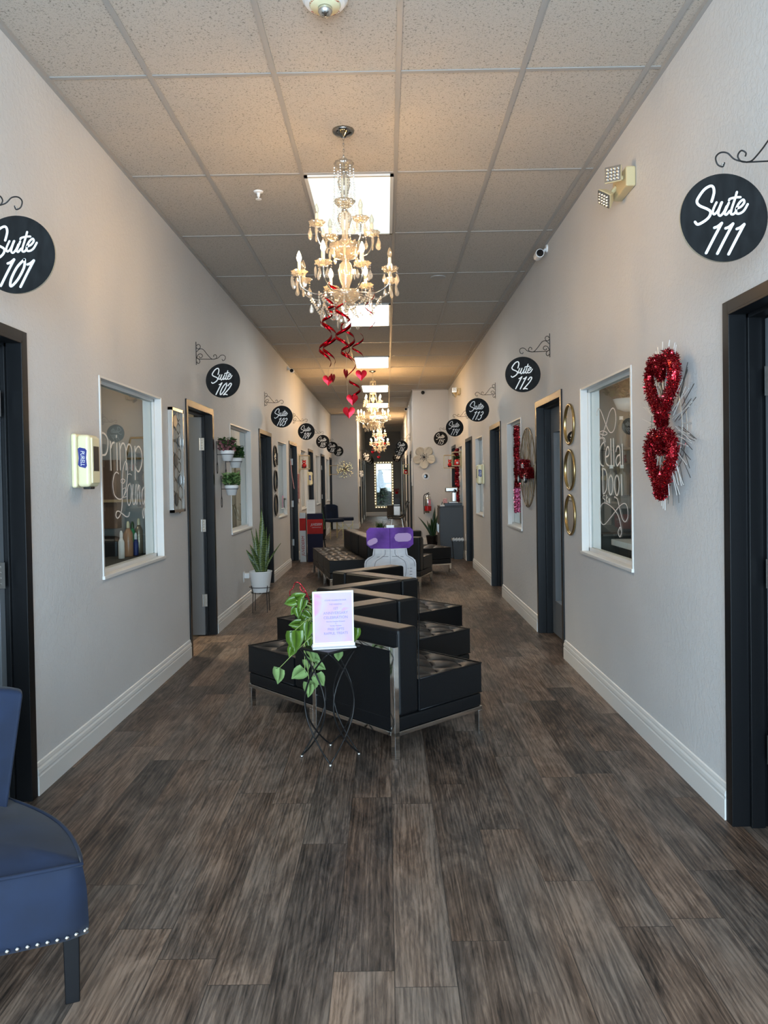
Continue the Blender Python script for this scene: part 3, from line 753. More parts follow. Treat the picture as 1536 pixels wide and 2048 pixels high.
# oval mirrors
def round_mirror(side, x_wall, y, z, r, frame, label, grp):
    s = -side
    t = thing('round_mirror', label, 'mirror', (x_wall, y, z), 0, grp)
    mb = MB(); n = 48; pts = [(s*.012, r*math.cos(2*PI*i/n), r*math.sin(2*PI*i/n)) for i in range(n)]
    mb.tube(pts, .010, 8, True); mb.build('mirror_frame', frame, t, smooth=True)
    mb = MB(); mb.prism([(r*.98*math.cos(2*PI*i/n), r*.98*math.sin(2*PI*i/n)) for i in range(n)], (s*.004, 0, 0), (0, 1, 0), (0, 0, 1), (s, 0, 0), .006)
    mb.build('mirror_glass', M['mirror'], t)
for z, lb in ((1.832, 'topmost'), (1.488, 'middle'), (1.149, 'lowest')):
    round_mirror(1, XR, 5.765, z, .148, M['gold'], '%s of the three gold rimmed round mirrors on the right wall' % lb, 'gold round mirrors')
for z, lb in ((1.816, 'topmost'), (1.455, 'middle'), (1.100, 'lowest')):
    round_mirror(-1, XL, 11.2, z, .150, M['iron'], '%s of the three black rimmed round mirrors on the left wall' % lb, 'black round mirrors')

# starburst of metal rods with two tinsel hearts, right wall
random.seed(11)
t = thing('rod_starburst', 'silver rod starburst wall sculpture behind the red tinsel hearts', 'wall art', (XR-.003, 3.67, 1.668))
for lay in range(2):
    mb = MB()
    for i in range(46):
        a = 2*PI*i/46+random.uniform(-.09, .09); q = random.uniform(-.35, .35)
        R_ = random.uniform(.30, .36) if lay == 0 else random.uniform(.30, .385); r0 = R_-random.uniform(.14, .24)
        d = Vector((0, math.cos(a+q*.15), math.sin(a+q*.15))); e = Vector((0, math.cos(a+.12*q), math.sin(a+.12*q)))
        p0 = Vector((0, math.cos(a)*r0*.9, math.sin(a)*r0*1.08)); p1 = Vector((0, math.cos(a+q*.5)*R_*.9, math.sin(a+q*.5)*R_*1.08))
        x = -.02-.028*lay-random.uniform(0, .012); p0.x = x; p1.x = x
        mb.tube([p0, p1], .0017, 6)
    mb.build('rods', M['rod_white'] if lay else mat('dark_steel_rod', (.20, .20, .19), .35, .9), t)
mb = MB(); mb.tube([(-.02, .19*math.cos(2*PI*i/30), .22*math.sin(2*PI*i/30)) for i in range(30)], .003, 6, True); mb.tube([(-.046, .20*math.cos(2*PI*i/30), .23*math.sin(2*PI*i/30)) for i in range(30)], .003, 6, True)
for a in range(4): mb.tube([(0, .19*math.cos(a*PI/2), .22*math.sin(a*PI/2)), (-.048, .20*math.cos(a*PI/2), .23*math.sin(a*PI/2))], .003, 6)
mb.build('ring', M['silver'], t)
def heart_pts(n, w, h):
    out = []
    for i in range(n):
        a = 2*PI*i/n; x = 16*math.sin(a)**3; y = 13*math.cos(a)-5*math.cos(2*a)-2*math.cos(3*a)-math.cos(4*a)
        out.append((x/16*w, (y+2.5)/14.5*h))
    return out
def tinsel_along(mb, path, rad, n, size, axis):
    """clumps of foil slivers round a path"""
    for i in range(n):
        q = random.random()*len(path); a = Vector(path[int(q) % len(path)]); b = Vector(path[(int(q)+1) % len(path)]); c = a.lerp(b, q-int(q))
        d = Vector((random.gauss(0, 1), random.gauss(0, 1), random.gauss(0, 1))).normalized()
        d.x *= .8
        p = c+d*rad*random.uniform(.45, 1.0); e = (d+Vector((random.uniform(-.6, .6), random.uniform(-.6, .6), random.uniform(-.6, .6)))).normalized()
        s_ = Vector((random.gauss(0, 1), random.gauss(0, 1), random.gauss(0, 1))).normalized(); s_ = (s_-e*s_.dot(e)).normalized()*size*.30
        L = size*random.uniform(.6, 1.2); mb.add([p-s_, p+s_, p+e*L+s_*.4, p+e*L-s_*.4], [(0, 1, 2, 3)])
    mb.tube([tuple(p) for p in path], rad*.62, 8, True)
for z, lb, w_, h_ in ((1.838, 'upper', .165, .150), (1.488, 'lower', .150, .140)):
    mb = MB(); path = [(0, a, b) for a, b in heart_pts(40, w_, h_)]
    tinsel_along(mb, path, .037, 9000, .011, None)
    tag(mb.build('tinsel_heart', M['tinsel'], loc=(XR-.075, 3.655 if lb == 'upper' else 3.675, z)), '%s of two red tinsel open hearts on the silver starburst' % lb, 'decoration', 'red tinsel wall hearts')

# wire circle with tinsel truck and tinsel garland at the second right window
t = thing('wire_wreath', 'large round bent-twig wire wall wreath beside the second right door', 'wreath', (XR, 7.44, 1.535))
R_ = .385
MB().tube([(-.02, R_*math.cos(2*PI*i/48), R_*math.sin(2*PI*i/48)) for i in range(48)], .006, 6, True).build('hoop', mat('antique_bronze', (.30, .23, .15), .4, .8), t, smooth=True)
random.seed(5); mb = MB()
for i in range(22):
    y = random.uniform(-.34, .30); ang = random.uniform(-.5, .5); pts = []
    for k_ in range(7):
        q = -1+2*k_/6; yy = y+q*ang*.25+random.uniform(-.02, .02); zz = q*math.sqrt(max(R_**2-min(abs(yy), R_*.99)**2, 0)); pts.append((-.02+random.uniform(-.01, .01), yy, zz))
    mb.tube(curve3(pts, 3), .0028, 5)
mb.build('twigs', bpy.data.materials['antique_bronze'], t, smooth=True)
# truck
random.seed(6)
t = thing('tinsel_truck', 'red tinsel pickup truck decoration with white wheels on the wire wreath', 'decoration', (XR-.05, 7.40, 1.47))
mb = MB()
def tblob(mb, c, h, n, size=.016):
    for i in range(n):
        p = Vector([c[j]+random.uniform(-h[j], h[j]) for j in range(3)]); k_ = random.randrange(3); sg = random.choice((-1, 1)); p[k_] = c[k_]+sg*h[k_]
        e = Vector((random.gauss(0, 1), random.gauss(0, 1), random.gauss(0, 1))).normalized(); s_ = e.orthogonal().normalized()*size*.35
        mb.add([p-s_, p+s_, p+e*size+s_*.4, p+e*size-s_*.4], [(0, 1, 2, 3)])
    mb.box(tuple(c[j]-h[j]*.9 for j in range(3)), tuple(c[j]+h[j]*.9 for j in range(3)))
tblob(mb, (0, -.02, .01), (.03, .26, .045), 1800); tblob(mb, (0, .03, .085), (.028, .13, .045), 1000)
mb.build('truck_body', M['tinsel'], t)
mb = MB(); tblob(mb, (0, .17, .09), (.028, .05, .05), 600); mb.build('truck_load', M['pink_tinsel'], t)
MB().box((-.034, -.06, .06), (-.026, .04, .10)).build('truck_window', M['grey_card'], t)
for y in (-.17, .16):
    mb = MB(); n = 20; mb.prism([(.040*math.cos(2*PI*i/n), .040*math.sin(2*PI*i/n)) for i in range(n)], (-.02, y, -.045), (0, 1, 0), (0, 0, 1), (-1, 0, 0), .02); wh = mb.build('wheel', M['black_plastic'], t)
    mb = MB(); mb.prism([(.024*math.cos(2*PI*i/n), .024*math.sin(2*PI*i/n)) for i in range(n)], (-.040, y, -.045), (0, 1, 0), (0, 0, 1), (-1, 0, 0), .004); mb.build('hubcap', M['white'], wh)
# vertical garland hanging across the window
random.seed(8); mb = MB()
for i in range(12): tblob(mb, (0, .02*math.sin(i*1.7), .40-.053*i), (.022, .032, .024), 260, .014)
tag(mb.build('tinsel_garland', M['tinsel'], loc=(XR-.03, 7.98, 1.55)), 'vertical red tinsel garland hanging at the edge of the second right window', 'decoration')
mb = MB()
for i in range(5): tblob(mb, (0, 0, -.05*i), (.022, .036, .025), 260, .014)
tag(mb.build('tinsel_garland', M['pink_tinsel'], loc=(XR-.035, 7.97, 1.305)), 'pink tinsel tail hanging below the red garland at the right window', 'decoration')

# emergency lights
def emergency_light(y, z, label):
    t = thing('emergency_light', label, 'emergency light', (XR, y, z), 0, 'twin head emergency lights')
    MB().box((-.055, -.125, -.045), (0, .125, .065)).build('housing', M['beige_plastic'], t, bevel=.010, seg=3)
    for e, az, el in ((-1, -.25, .10), (1, .55, -.45)):
        c = Vector((-.115, e*.085, .035 if e < 0 else -.04)); d = Vector((-math.cos(az)*.55, -math.cos(el), el)).normalized() if e < 0 else Vector((-.75, -.2, -.55)).normalized()
        q = d.orthogonal().normalized() if e > 0 else Vector((-d.y, d.x, 0)).normalized(); r_ = d.cross(q)
        mb = MB(); N_ = -d; n = 4
        P = lambda a, b, h: c+q*a+r_*b+d*h
        s1, s2 = .048, .030
        vs = [P(-s1,-s1,0),P(s1,-s1,0),P(s1,s1,0),P(-s1,s1,0),P(-s2,-s2,-.045),P(s2,-s2,-.045),P(s2,s2,-.045),P(-s2,s2,-.045)]
        mb.add(vs, [(0,1,2,3),(7,6,5,4),(0,4,5,1),(1,5,6,2),(2,6,7,3),(3,7,4,0)])
        hd = mb.build('lamp_head', M['beige_plastic'], t, bevel=.006)
        mb = MB()
        mb.add([P(-.043,-.043,.001),P(.043,-.043,.001),P(.043,.043,.001),P(-.043,.043,.001),P(-.043,-.043,.006),P(.043,-.043,.006),P(.043,.043,.006),P(-.043,.043,.006)], [(3,2,1,0),(4,5,6,7),(0,1,5,4),(1,2,6,5),(2,3,7,6),(3,0,4,7)])
        for a in (-.028, -.009, .009, .028):
            for b in (-.028, -.009, .009, .028): mb.ball(tuple(P(a, b, .006)), .008, 6, 4)
        mb.build('lens', M['silver'], hd)
        MB().tube([c-d*.045, Vector((-.05, e*.06, .02))], .014, 8).build('swivel', M['beige_plastic'], t)
emergency_light(4.34, 3.07, 'beige twin head emergency light high on the right wall near the entrance')
emergency_light(14.2, 3.05, 'distant beige emergency light high on the right wall beyond Suite 113')

# bullet cameras
def camera_body(loc, rotz, label):
    t = thing('security_camera', label, 'security camera', loc, rotz, 'white bullet cameras')
    mb = MB(); n = 20
    def cyl(r0, r1, y0, y1, m_, nm, z=-.055, x=-.075):
        q = MB(); q.lathe([(r0, 0), (r1, y1-y0)], n); q.v = [(a+x, -(c+y0), b+z) for a, b, c in q.v]; return q.build(nm, m_, t, smooth=False, bevel=.003)
    cyl(.034, .036, -.06, .055, M['white'], 'camera_body'); cyl(.030, .030, .052, .060, M['gloss_black'], 'lens_face')
    MB().tube([(-.05, .0, -.045), (-.02, .01, -.01), (0, .01, 0)], .011, 8).build('camera_arm', M['white'], t)
    q = MB(); q.lathe([(.034, 0), (.030, .014)], n); q.v = [(-c, a+.01, b) for a, b, c in q.v]; q.build('mount', M['white'], t)
    return t
camera_body((XR, 6.5, 3.375), 0, 'white bullet security camera on the right wall just under the ceiling')
c_ = camera_body((XL, 12.9, 3.36), 0, 'white bullet security camera high on the left wall')
for ch in [o for o in COL.objects if o.parent == c_]:
    ch.scale.x = -1
camera_body((.58, 19.0, 3.25), 0, 'small security camera at the top of the narrow far corridor')
t = thing('dome_camera', 'black dome camera at the top of the pale right end wall', 'security camera', (.83, YRE, 3.36))
mb = MB(); mb.ball((0, -.02, 0), .042, 14, 10); mb.build('dome', M['gloss_black'], t, smooth=True)

# ceiling: smoke detector, sprinkler, round vent
t = thing('smoke_detector', 'white round fire detector with a clear strobe lens at the top of the view', 'smoke detector', (-.223, 3.19, ZC-.001))
MB().lathe([(.095, 0), (.095, -.012), (.082, -.030), (.060, -.036), (0, -.036)], 36).build('detector_base', M['white'], t, smooth=False)
MB().lathe([(.066, -.034), (.058, -.046), (0, -.048)], 32).build('detector_ring', M['almond'], t, smooth=True)
MB().lathe([(.030, -.046), (.030, -.062), (.020, -.078), (0, -.082)], 20).build('strobe_lens', M['silver'], t, smooth=True)
for a in (-2.45, -.75, .8, 2.4):
    mb = MB(); d = Vector((math.cos(a), math.sin(a), 0)); e = Vector((-d.y, d.x, 0)); put_text(mb, 'FIRE', .022, Vector((0, 0, -.0405))+d*.058, e, -d if True else d, (0, 0, -1))
    mb.build('fire_lettering', M['red_card'], t)
t = thing('sprinkler', 'small white fire sprinkler head on the ceiling, left of the near chandelier', 'sprinkler', (-.851, 5.289, ZC))
MB().lathe([(.034, 0), (.030, -.008), (.012, -.012), (.010, -.035), (.004, -.040), (.004, -.050), (.020, -.052), (.020, -.055), (0, -.056)], 18).build('sprinkler_head', M['white'], t)
t = thing('ceiling_speaker', 'flat round grey disc set in the ceiling right of the near chandelier', 'ceiling vent', (.541, 7.586, ZC))
MB().lathe([(.075, 0), (.072, -.008), (0, -.009)], 30).build('disc', M['tbar'], t)

# outlet with plugged adapter, left wall
t = thing('wall_outlet', 'white wall outlet with a plugged in adapter behind the potted snake plant', 'outlet', (XL, 8.657, .36))
MB().box((0, -.036, -.058), (.006, .036, .058)).build('outlet_plate', M['white'], t, bevel=.002)
tag(MB().box((0, -.028, -.03), (.06, .028, .03)).build('plug_adapter', M['white'], loc=(XL+.007, 8.657, .375), bevel=.006), 'white plug-in adapter in the left wall outlet', 'adapter')
# ================================================================== chandeliers
def chandelier(loc, label, lit_low, lit_up):
    t = thing('chandelier', label, 'chandelier', loc, 0, 'crystal candle chandeliers')
    MB().lathe([(.064, 0), (.062, -.010), (.048, -.022), (.020, -.030), (.012, -.040), (0, -.041)], 28).build('canopy', M['dark_chrome'], t, smooth=True)
    mb = MB(); z = -.040; i = 0
    while z > -.150:                            # chain links turned by 90 degrees each
        P = [(.0055*math.cos(a), 0, z-.009+.011*math.sin(a)) for a in [2*PI*j/10 for j in range(10)]]
        if i % 2: P = [(0, x, zz) for x, _, zz in P]
        mb.tube(P, .0024, 6, True); z -= .0165; i += 1
    mb.build('chain', M['chrome'], t)
    mb = MB(); mb.tube([(.013*math.cos(2*PI*j/14), 0, -.162+.013*math.sin(2*PI*j/14)) for j in range(14)], .002, 6, True); mb.tube([(0, 0, -.17), (0, 0, -1.02)], .0045, 8)
    mb.lathe([(.016, -.232), (.018, -.240), (.006, -.246)], 12); mb.lathe([(.016, -.448), (.018, -.458), (.006, -.464)], 12); mb.lathe([(.030, -.908), (.034, -.915), (.034, -.930), (.006, -.934)], 16)
    mb.build('stem', M['chrome'], t, smooth=True)
    def cr(name, prof, n=20, sc=0, lb=0, m_='crystal_deep'): MB().lathe(prof, n, scallop=sc, lobes=lb).build(name, M[m_], t, smooth=True)
    cr('crown_bowl', [(.018, -.222), (.040, -.212), (.056, -.190), (.054, -.182), (.034, -.196), (.0, -.206)], 40, .07, 10)
    cr('upper_vase', [(.012, -.245), (.028, -.262), (.036, -.290), (.030, -.325), (.017, -.370), (.014, -.410)], 20, .04, 10, 'crystal')
    cr('middle_cup', [(.014, -.440), (.040, -.428), (.060, -.405), (.056, -.398), (.030, -.418), (0, -.430)], 40, .07, 10)
    cr('middle_vase', [(.014, -.462), (.032, -.472), (.040, -.500), (.030, -.535), (.016, -.570), (.018, -.610), (.030, -.625), (.014, -.640)], 20, .04, 10, 'crystal')
    cr('great_bowl', [(.020, -.738), (.060, -.722), (.085, -.690), (.092, -.652), (.086, -.650), (.074, -.684), (0, -.712)], 48, .04, 16)
    cr('lower_vase', [(.016, -.742), (.030, -.760), (.042, -.800), (.036, -.845), (.022, -.885), (.016, -.905)], 20, .05, 10, 'crystal')
    cr('hub_bowl', [(.030, -.985), (.062, -.970), (.078, -.940), (.078, -.915), (.070, -.915), (.062, -.950), (0, -.970)], 40, .03, 14)
    cr('bottom_bowl', [(.012, -1.030), (.044, -1.018), (.058, -.998), (.056, -.988), (.030, -.998), (0, -1.005)], 40, .06, 12)
    drops = []
    def drop_mesh(L=.050, r=.012):
        mb = MB(); mb.ball((0, 0, -.006), .0055, 6, 4); mb.ball((0, 0, -.020), .0042, 6, 4)
        mb.lathe([(0, -.028), (r*.35, -.028-L*.18), (r*.8, -.028-L*.45), (r, -.028-L*.68), (r*.72, -.028-L*.9), (0, -.028-L)], 6, sy=.55); return mb
    def spike_mesh(L=.07):
        mb = MB(); mb.ball((0, 0, -.006), .0055, 6, 4); mb.lathe([(0, -.014), (.006, -.026), (.008, -.05), (.005, -.014-L*.8), (0, -.014-L)], 5); return mb
    proto = [drop_mesh(.056, .014).build('crystal_drop', M['crystal'], t), spike_mesh().build('crystal_drop', M['crystal'], t), drop_mesh(.062, .019).build('crystal_drop', M['crystal'], t)]
    used = [False]*3
    def drop(x, y, z, kind, a=0):
        if not used[kind]: o = proto[kind]; used[kind] = True
        else: o = proto[kind].copy(); COL.objects.link(o)
        o.parent = t; o.location = (x, y, z); o.rotation_euler.z = a
    cupm = [(.008, -.012), (.030, -.004), (.045, .014), (.043, .018), (.026, .004), (.0, .0)]
    def arm(a, r, zc, start, dip, lit, ch, idx):
        d = Vector((math.cos(a), math.sin(a), 0))
        P = [d*start[0]+Vector((0, 0, start[1])), d*(start[0]+(r-start[0])*.30)+Vector((0, 0, dip+.01)), d*(start[0]+(r-start[0])*.62)+Vector((0, 0, dip)), d*(r*.96)+Vector((0, 0, dip+(zc-dip)*.35)), d*r+Vector((0, 0, zc-.010))]
        am = MB(); am.tube(curve3(P, 5), .0042, 7); am.lathe([(.012, -.014), (.006, -.006)], 8, tuple(d*r+Vector((0, 0, zc))))
        A = am.build('arm', M['chrome'], t, smooth=True)
        o = tuple(d*r+Vector((0, 0, zc)))
        MB().lathe(cupm, 32, o, scallop=.12, lobes=9).build('cup', M['crystal_deep'], A, smooth=True)
        MB().lathe([(.0095, 0), (.0095, ch), (.006, ch+.002), (0, ch+.002)], 12, o).build('candle', M['candle'], A, smooth=False)
        MB().lathe([(.006, ch), (.0125, ch+.014), (.0135, ch+.024), (.009, ch+.042), (.003, ch+.056), (0, ch+.060)], 12, o).build('bulb', M['bulb_on' if lit else 'bulb_off'], A, smooth=True)
        for k_ in range(5):
            b = a+(k_-2)*1.0; drop(o[0]+.043*math.cos(b), o[1]+.043*math.sin(b), zc+.006, (0, 1, 0, 2, 0)[(k_+idx) % 5], b)
    ph = math.radians(22)
    for i in range(8): arm(ph+i*PI/4, .275, -.842+(.012 if i % 2 else 0), (.05, -.925), -.945, lit_low[i], .070, i)
    for i in range(4): arm(math.radians(-58)+i*PI/2, .180, -.565, (.05, -.700), -.690, lit_up[i], .062, i)
    # bead strands
    def beads(pts, r, m_='bead', step=.0150):
        P = curve3(pts, 10); mb = MB(); acc = 0; last = P[0]
        for p in P[1:]:
            d = p-last; L = d.length
            while acc+L >= step:
                f = (step-acc)/L; q = last+d*f; mb.ball(tuple(q), r, 6, 4); last = q; d = p-last; L = d.length; acc = 0
                if L < 1e-9: break
            acc += L; last = p
        mb.build('bead_strand', M[m_], t)
    for i in range(6):
        a = i*PI/3+.2; c, s_ = math.cos(a), math.sin(a)
        beads([(.055*c, .055*s_, -.20), (.058*c, .058*s_, -.34), (.066*c, .066*s_, -.50), (.09*c, .09*s_, -.60), (.16*c, .16*s_, -.575)], .0056)
    for i in range(8):
        a = ph+(i+.5)*PI/4; b = a+PI/4; c = (a+b)/2
        beads([(.20*math.cos(a), .20*math.sin(a), -.95), (.17*math.cos(c), .17*math.sin(c), -1.03), (.20*math.cos(b), .20*math.sin(b), -.95)], .0060)
        drop(.20*math.cos(a), .20*math.sin(a), -.955, 0, a); drop(.15*math.cos(c), .15*math.sin(c), -1.02, 1 if i % 2 else 2, c)
        beads([(.20*math.cos(a), .20*math.sin(a), -.95), (.12*math.cos(a), .12*math.sin(a), -1.06), (.05*math.cos(a), .05*math.sin(a), -1.005)], .0058)
    for i in range(8): a = i*PI/4; drop(.052*math.cos(a), .052*math.sin(a), -1.0, i % 2 if i % 3 else 2, a); drop(.088*math.cos(a), .088*math.sin(a), -.66, 1-i % 2, a)
    drop(0, 0, -1.045, 2)
    cb_ = MB(); cb_.tube([(0, 0, -1.03), (0, 0, -1.09)], .0015, 5); cb_.ball((0, 0, -1.122), .026, 10, 8); cb_.build('bottom_ball', M['crystal'], t)
    return t
# which candles glow, counted from the right round the back
ch1 = chandelier((-.216, 4.40, ZC), 'large crystal candle chandelier nearest the entrance, above the black sofas', [1, 1, 1, 0, 1, 1, 1, 0], [0, 0, 0, 0])
index_kids()
ch2 = dup(ch1, loc=(-.226, 13.97, ZC), rotz=.3, label='second crystal chandelier down the corridor, framed by hearts')
ch3 = dup(ch1, loc=(-.20, 23.54, ZC), rotz=.7, label='farthest small crystal chandelier before the bright window')
for o in [o for o in COL.objects if o.name.startswith('bulb') and o.parent and o.parent.parent in (ch2, ch3)]:
    if o.data.materials[0] != M['bulb_on']:
        me = o.data.copy(); me.materials[0] = M['bulb_on']; o.data = me
# ================================================================== red foil swirls and hearts
def swirl(x, y, z, L, r, pitch, label, heart=None, hrot=0.0, phase=0.0, w=.019, grp='red foil swirls under the near chandelier'):
    t = thing('swirl_decoration', label, 'decoration', (x, y, z), 0, grp)
    mb = MB(); n = int(L/pitch*18); vs = []; fs = []
    for i in range(n+1):
        a = phase+2*PI*i/18; zz = -L*i/n; rr = r*(.75+.25*math.sin(PI*i/n)); ww = w*min(1, 6*i/n+.15, 6*(n-i)/n+.15)
        c = Vector((rr*math.cos(a), rr*math.sin(a), zz))
        vs += [c+Vector((0, 0, ww/2)), c+Vector((.25*ww*math.cos(a), .25*ww*math.sin(a), -ww/2))]
    fs = [(2*i, 2*i+1, 2*i+3, 2*i+2) for i in range(n)]
    mb.add(vs, fs); o = mb.build('spiral', M['red_foil'], t, smooth=True)
    so = o.modifiers.new('sol', 'SOLIDIFY'); so.thickness = .0006
    a = phase+2*PI*n/18; e = Vector((r*.75*math.cos(a), r*.75*math.sin(a), -L))
    if heart:
        hz, size = heart
        mb = MB(); mb.tube([tuple(e), (e.x*.6, e.y*.6, hz+size*.5)], .0008, 4); mb.build('string', M['silver'], t)
        mb = MB(); u_ = Vector((math.cos(hrot), math.sin(hrot), 0)); nrm = Vector((-u_.y, u_.x, 0))
        P = heart_pts(36, size*.5, size*.5); c = Vector((e.x*.6, e.y*.6, hz))
        front = [c+u_*a_+Vector((0, 0, 1))*b_ for a_, b_ in P]; m_ = len(P)
        mb.add(front+[c+nrm*size*.05, c-nrm*size*.05], [(i, (i+1) % m_, m_) for i in range(m_)]+[((i+1) % m_, i, m_+1) for i in range(m_)])
        mb.build('heart_pendant', M['red_heart'], t)
def sw(px, py, Y, L, r, pitch, label, heart=None, hrot=0, phase=0, w=.019):
    p = px_at(px, py, Y=Y); hh = None
    if heart: q = px_at(heart[0], heart[1], Y=Y); hh = (q.z-p.z, heart[2])
    swirl(p.x, p.y, p.z, L, r, pitch, label, hh, hrot, phase, w)
sw(657, 586, 4.36, .40, .040, .150, 'outer left red foil swirl ending in a turned dark heart', (652, 757, .055), 1.1, 2.6)
sw(650, 640, 4.44, .27, .036, .165, 'red foil swirl left of centre with a dark red heart', (661, 761, .064), .1, 3.2)
sw(685, 600, 4.30, .30, .044, .150, 'middle red foil swirl with a thin edge-on heart', (677, 748, .058), 1.15, 1.0)
sw(694, 632, 4.46, .27, .040, .140, 'red foil swirl just right of the crystal ball', None, 0, .4)
sw(716, 668, 4.40, .14, .034, .110, 'short right red foil swirl with a dark red heart', (731, 751, .066), .1, 5.2, .011)
sw(740, 580, 4.36, .22, .030, .150, 'thin red foil swirl at the right side of the chandelier', None, 0, 5.6, .008)
sw(708, 758, 4.34, .10, .034, .105, 'lowest short red foil swirl above the bright heart', (713, 800, .066), .2, 2.8, .015)
sw(700, 690, 4.38, .20, .030, .160, 'slender red foil swirl over the lowest hanging heart', (704, 826, .070), -.1, 2.0, .008)
sw(670, 560, 4.52, .25, .050, .150, 'red foil swirl looping behind the crystal drops', None, 0, 2.2)
for i, (px, py, s_) in enumerate(((746, 905, .10), (753, 890, .11), (767, 888, .11), (758, 915, .10))):
    p = px_at(px, py, Y=23.45)
    swirl(p.x, p.y, p.z+.28, .20, .035, .12, ['left', 'lower left', 'middle', 'right'][i]+' red heart swirl under the farthest chandelier', (-.28, s_), .1, i*1.3, .012, 'red heart swirls under the far chandelier')
# ================================================================== black leather lounge chairs
CH = .695; CD = .68; BKT = .178
def tufted(x0, y0, x1, y1, z, nx=5, ny=5, n=60, amp=.022, crown=.012):
    mb = MB(); vs = []; fs = []
    for i in range(n+1):
        for j in range(n+1):
            a, b = i/n, j/n
            e = min(a, 1-a, b, 1-b); edge = min(1, e/.06)
            q = abs(math.sin(PI*(a*nx+b*ny)*.5+PI/4)*math.sin(PI*(a*nx-b*ny)*.5+PI/4))
            h = amp*(math.sqrt(q)-1)*min(1, e/.10)+crown*math.sin(PI*min(1, max(0, a)))*math.sin(PI*b)
            vs.append((x0+(x1-x0)*a, y0+(y1-y0)*b, z+h*edge-(.006*(1-edge)**2)))
    for i in range(n):
        for j in range(n): q = i*(n+1)+j; fs.append((q, q+n+1, q+n+2, q+1))
    mb.add(vs, fs)
    m_ = n+1
    rim = [i*m_ for i in range(m_)]+[n*m_+j for j in range(1, m_)]+[i*m_+n for i in range(n-1, -1, -1)]+[j for j in range(n-1, 0, -1)]
    b = len(mb.v); mb.v += [(mb.v[q][0], mb.v[q][1], z-.17) for q in rim]; L = len(rim)
    for i in range(L): mb.f.append((rim[i], rim[(i+1) % L], b+(i+1) % L, b+i)); mb.mi.append(0)
    return mb
def lounge(loc, rotz, label, grp, arm_frame):
    t = thing('lounge_chair', label, 'chair', loc, rotz, grp)
    tufted(BKT+.008, .004, CD, CH-.004, .388).build('seat_cushion', M['leather'], t, smooth=True).modifiers.new('edge', 'EDGE_SPLIT').split_angle = math.radians(50)
    mb = MB()                                   # welts along the top edge of the seat
    for z in (.386, .222): mb.tube([(BKT+.010, .004, z), (CD, .004, z), (CD, CH-.004, z), (BKT+.010, CH-.004, z)], .004, 6)
    mb.build('piping', M['leather'], t, smooth=True)
    MB().box((.004, .004, .142), (CD-.002, CH-.004, .214)).build('seat_base', M['leather'], t, bevel=.010)
    MB().box((.034 if arm_frame else .004, .002, .214), (BKT, CH-.002, .668)).build('backrest', M['leather'], t, bevel=.020, seg=4)
    if arm_frame: MB().box((.006, .036, .142), (.036, CH-.036, .560)).build('back_panel', M['leather'], t, bevel=.004)
    mb = MB()
    mb.tube([(BKT+.002, .003, .22), (BKT+.002, .003, .64)], .003, 6)
    mb.tube([(.030, .006, .22), (.030, .006, .64)], .003, 6)
    mb.build('welt', M['leather'], t)
    mb = MB(); a, b = .0, .032
    for y in (0, CH-b): mb.box((a, y, .12), (CD, y+b, .142))
    for x in (0, CD-b): mb.box((x, b, .12), (x+b, CH-b, .142))
    mb.build('base_frame', M['chrome'], t, bevel=.0015)
    if arm_frame: MB().box((0, b, .560), (.030, CH-b, .578)).build('back_rail', M['chrome'], t, bevel=.0015)
    ph_ = .578 if arm_frame else .12
    for x, y, h in ((0, 0, ph_), (0, CH-b, ph_), (CD-b, 0, .12), (CD-b, CH-b, .12)):
        MB().box((x, y, 0), (x+b, y+b, h)).build('leg', M['chrome'], t, bevel=.0015)
    return t
index_kids()
P0 = Vector((.022, 3.86, 0)); TH = math.atan2(.676, .737)
U_ = Vector((math.cos(TH), math.sin(TH), 0)); V_ = Vector((-math.sin(TH), math.cos(TH), 0))
names = [('black tufted leather chair nearest the entrance, facing right, its chrome post foremost', 'black tufted leather chair at front left, beside the pothos plant'),
         ('second black leather chair with its tufted seat on the right side of the row', 'second black leather chair on the left side of the row, half behind the plant'),
         ('third black leather chair on the right side, next to the tall vial cutout', 'third black leather chair on the left side, just in front of the vial cutout')]
proto = None
for k_ in range(3):
    P = P0+(U_+V_)*CH*k_*1.0
    if proto is None:
        lounge(P, TH, names[0][0], 'black tufted chairs in the near zigzag row', True)
        proto = lounge(P+V_*CH+U_*CH, TH+PI/2, names[0][1], 'black tufted chairs in the near zigzag row', False); index_kids(); continue
    else: dup(proto, loc=P, rotz=TH, label=names[k_][0])
    Q = P+V_*CH+U_*CH
    dup(proto, loc=Q, rotz=TH+PI/2, label=names[k_][1])
far = [(-.24, 10.83, 191.5, 'black leather chair at the front left of the far cluster, behind the vial cutout'), (-.38, 11.51, 191.5, 'middle black leather chair on the left of the far cluster'), (-.52, 12.19, 191.5, 'rearmost black leather chair on the left of the far cluster'),
       (.43, 10.12, 73, 'black leather chair right of the vial cutout with a chrome side post'), (.36, 11.45, 25, 'rear black leather chair on the right of the far cluster')]
for x, y, a, lb in far: dup(proto, loc=(x, y, 0), rotz=math.radians(a), label=lb, group='black chairs in the far cluster')

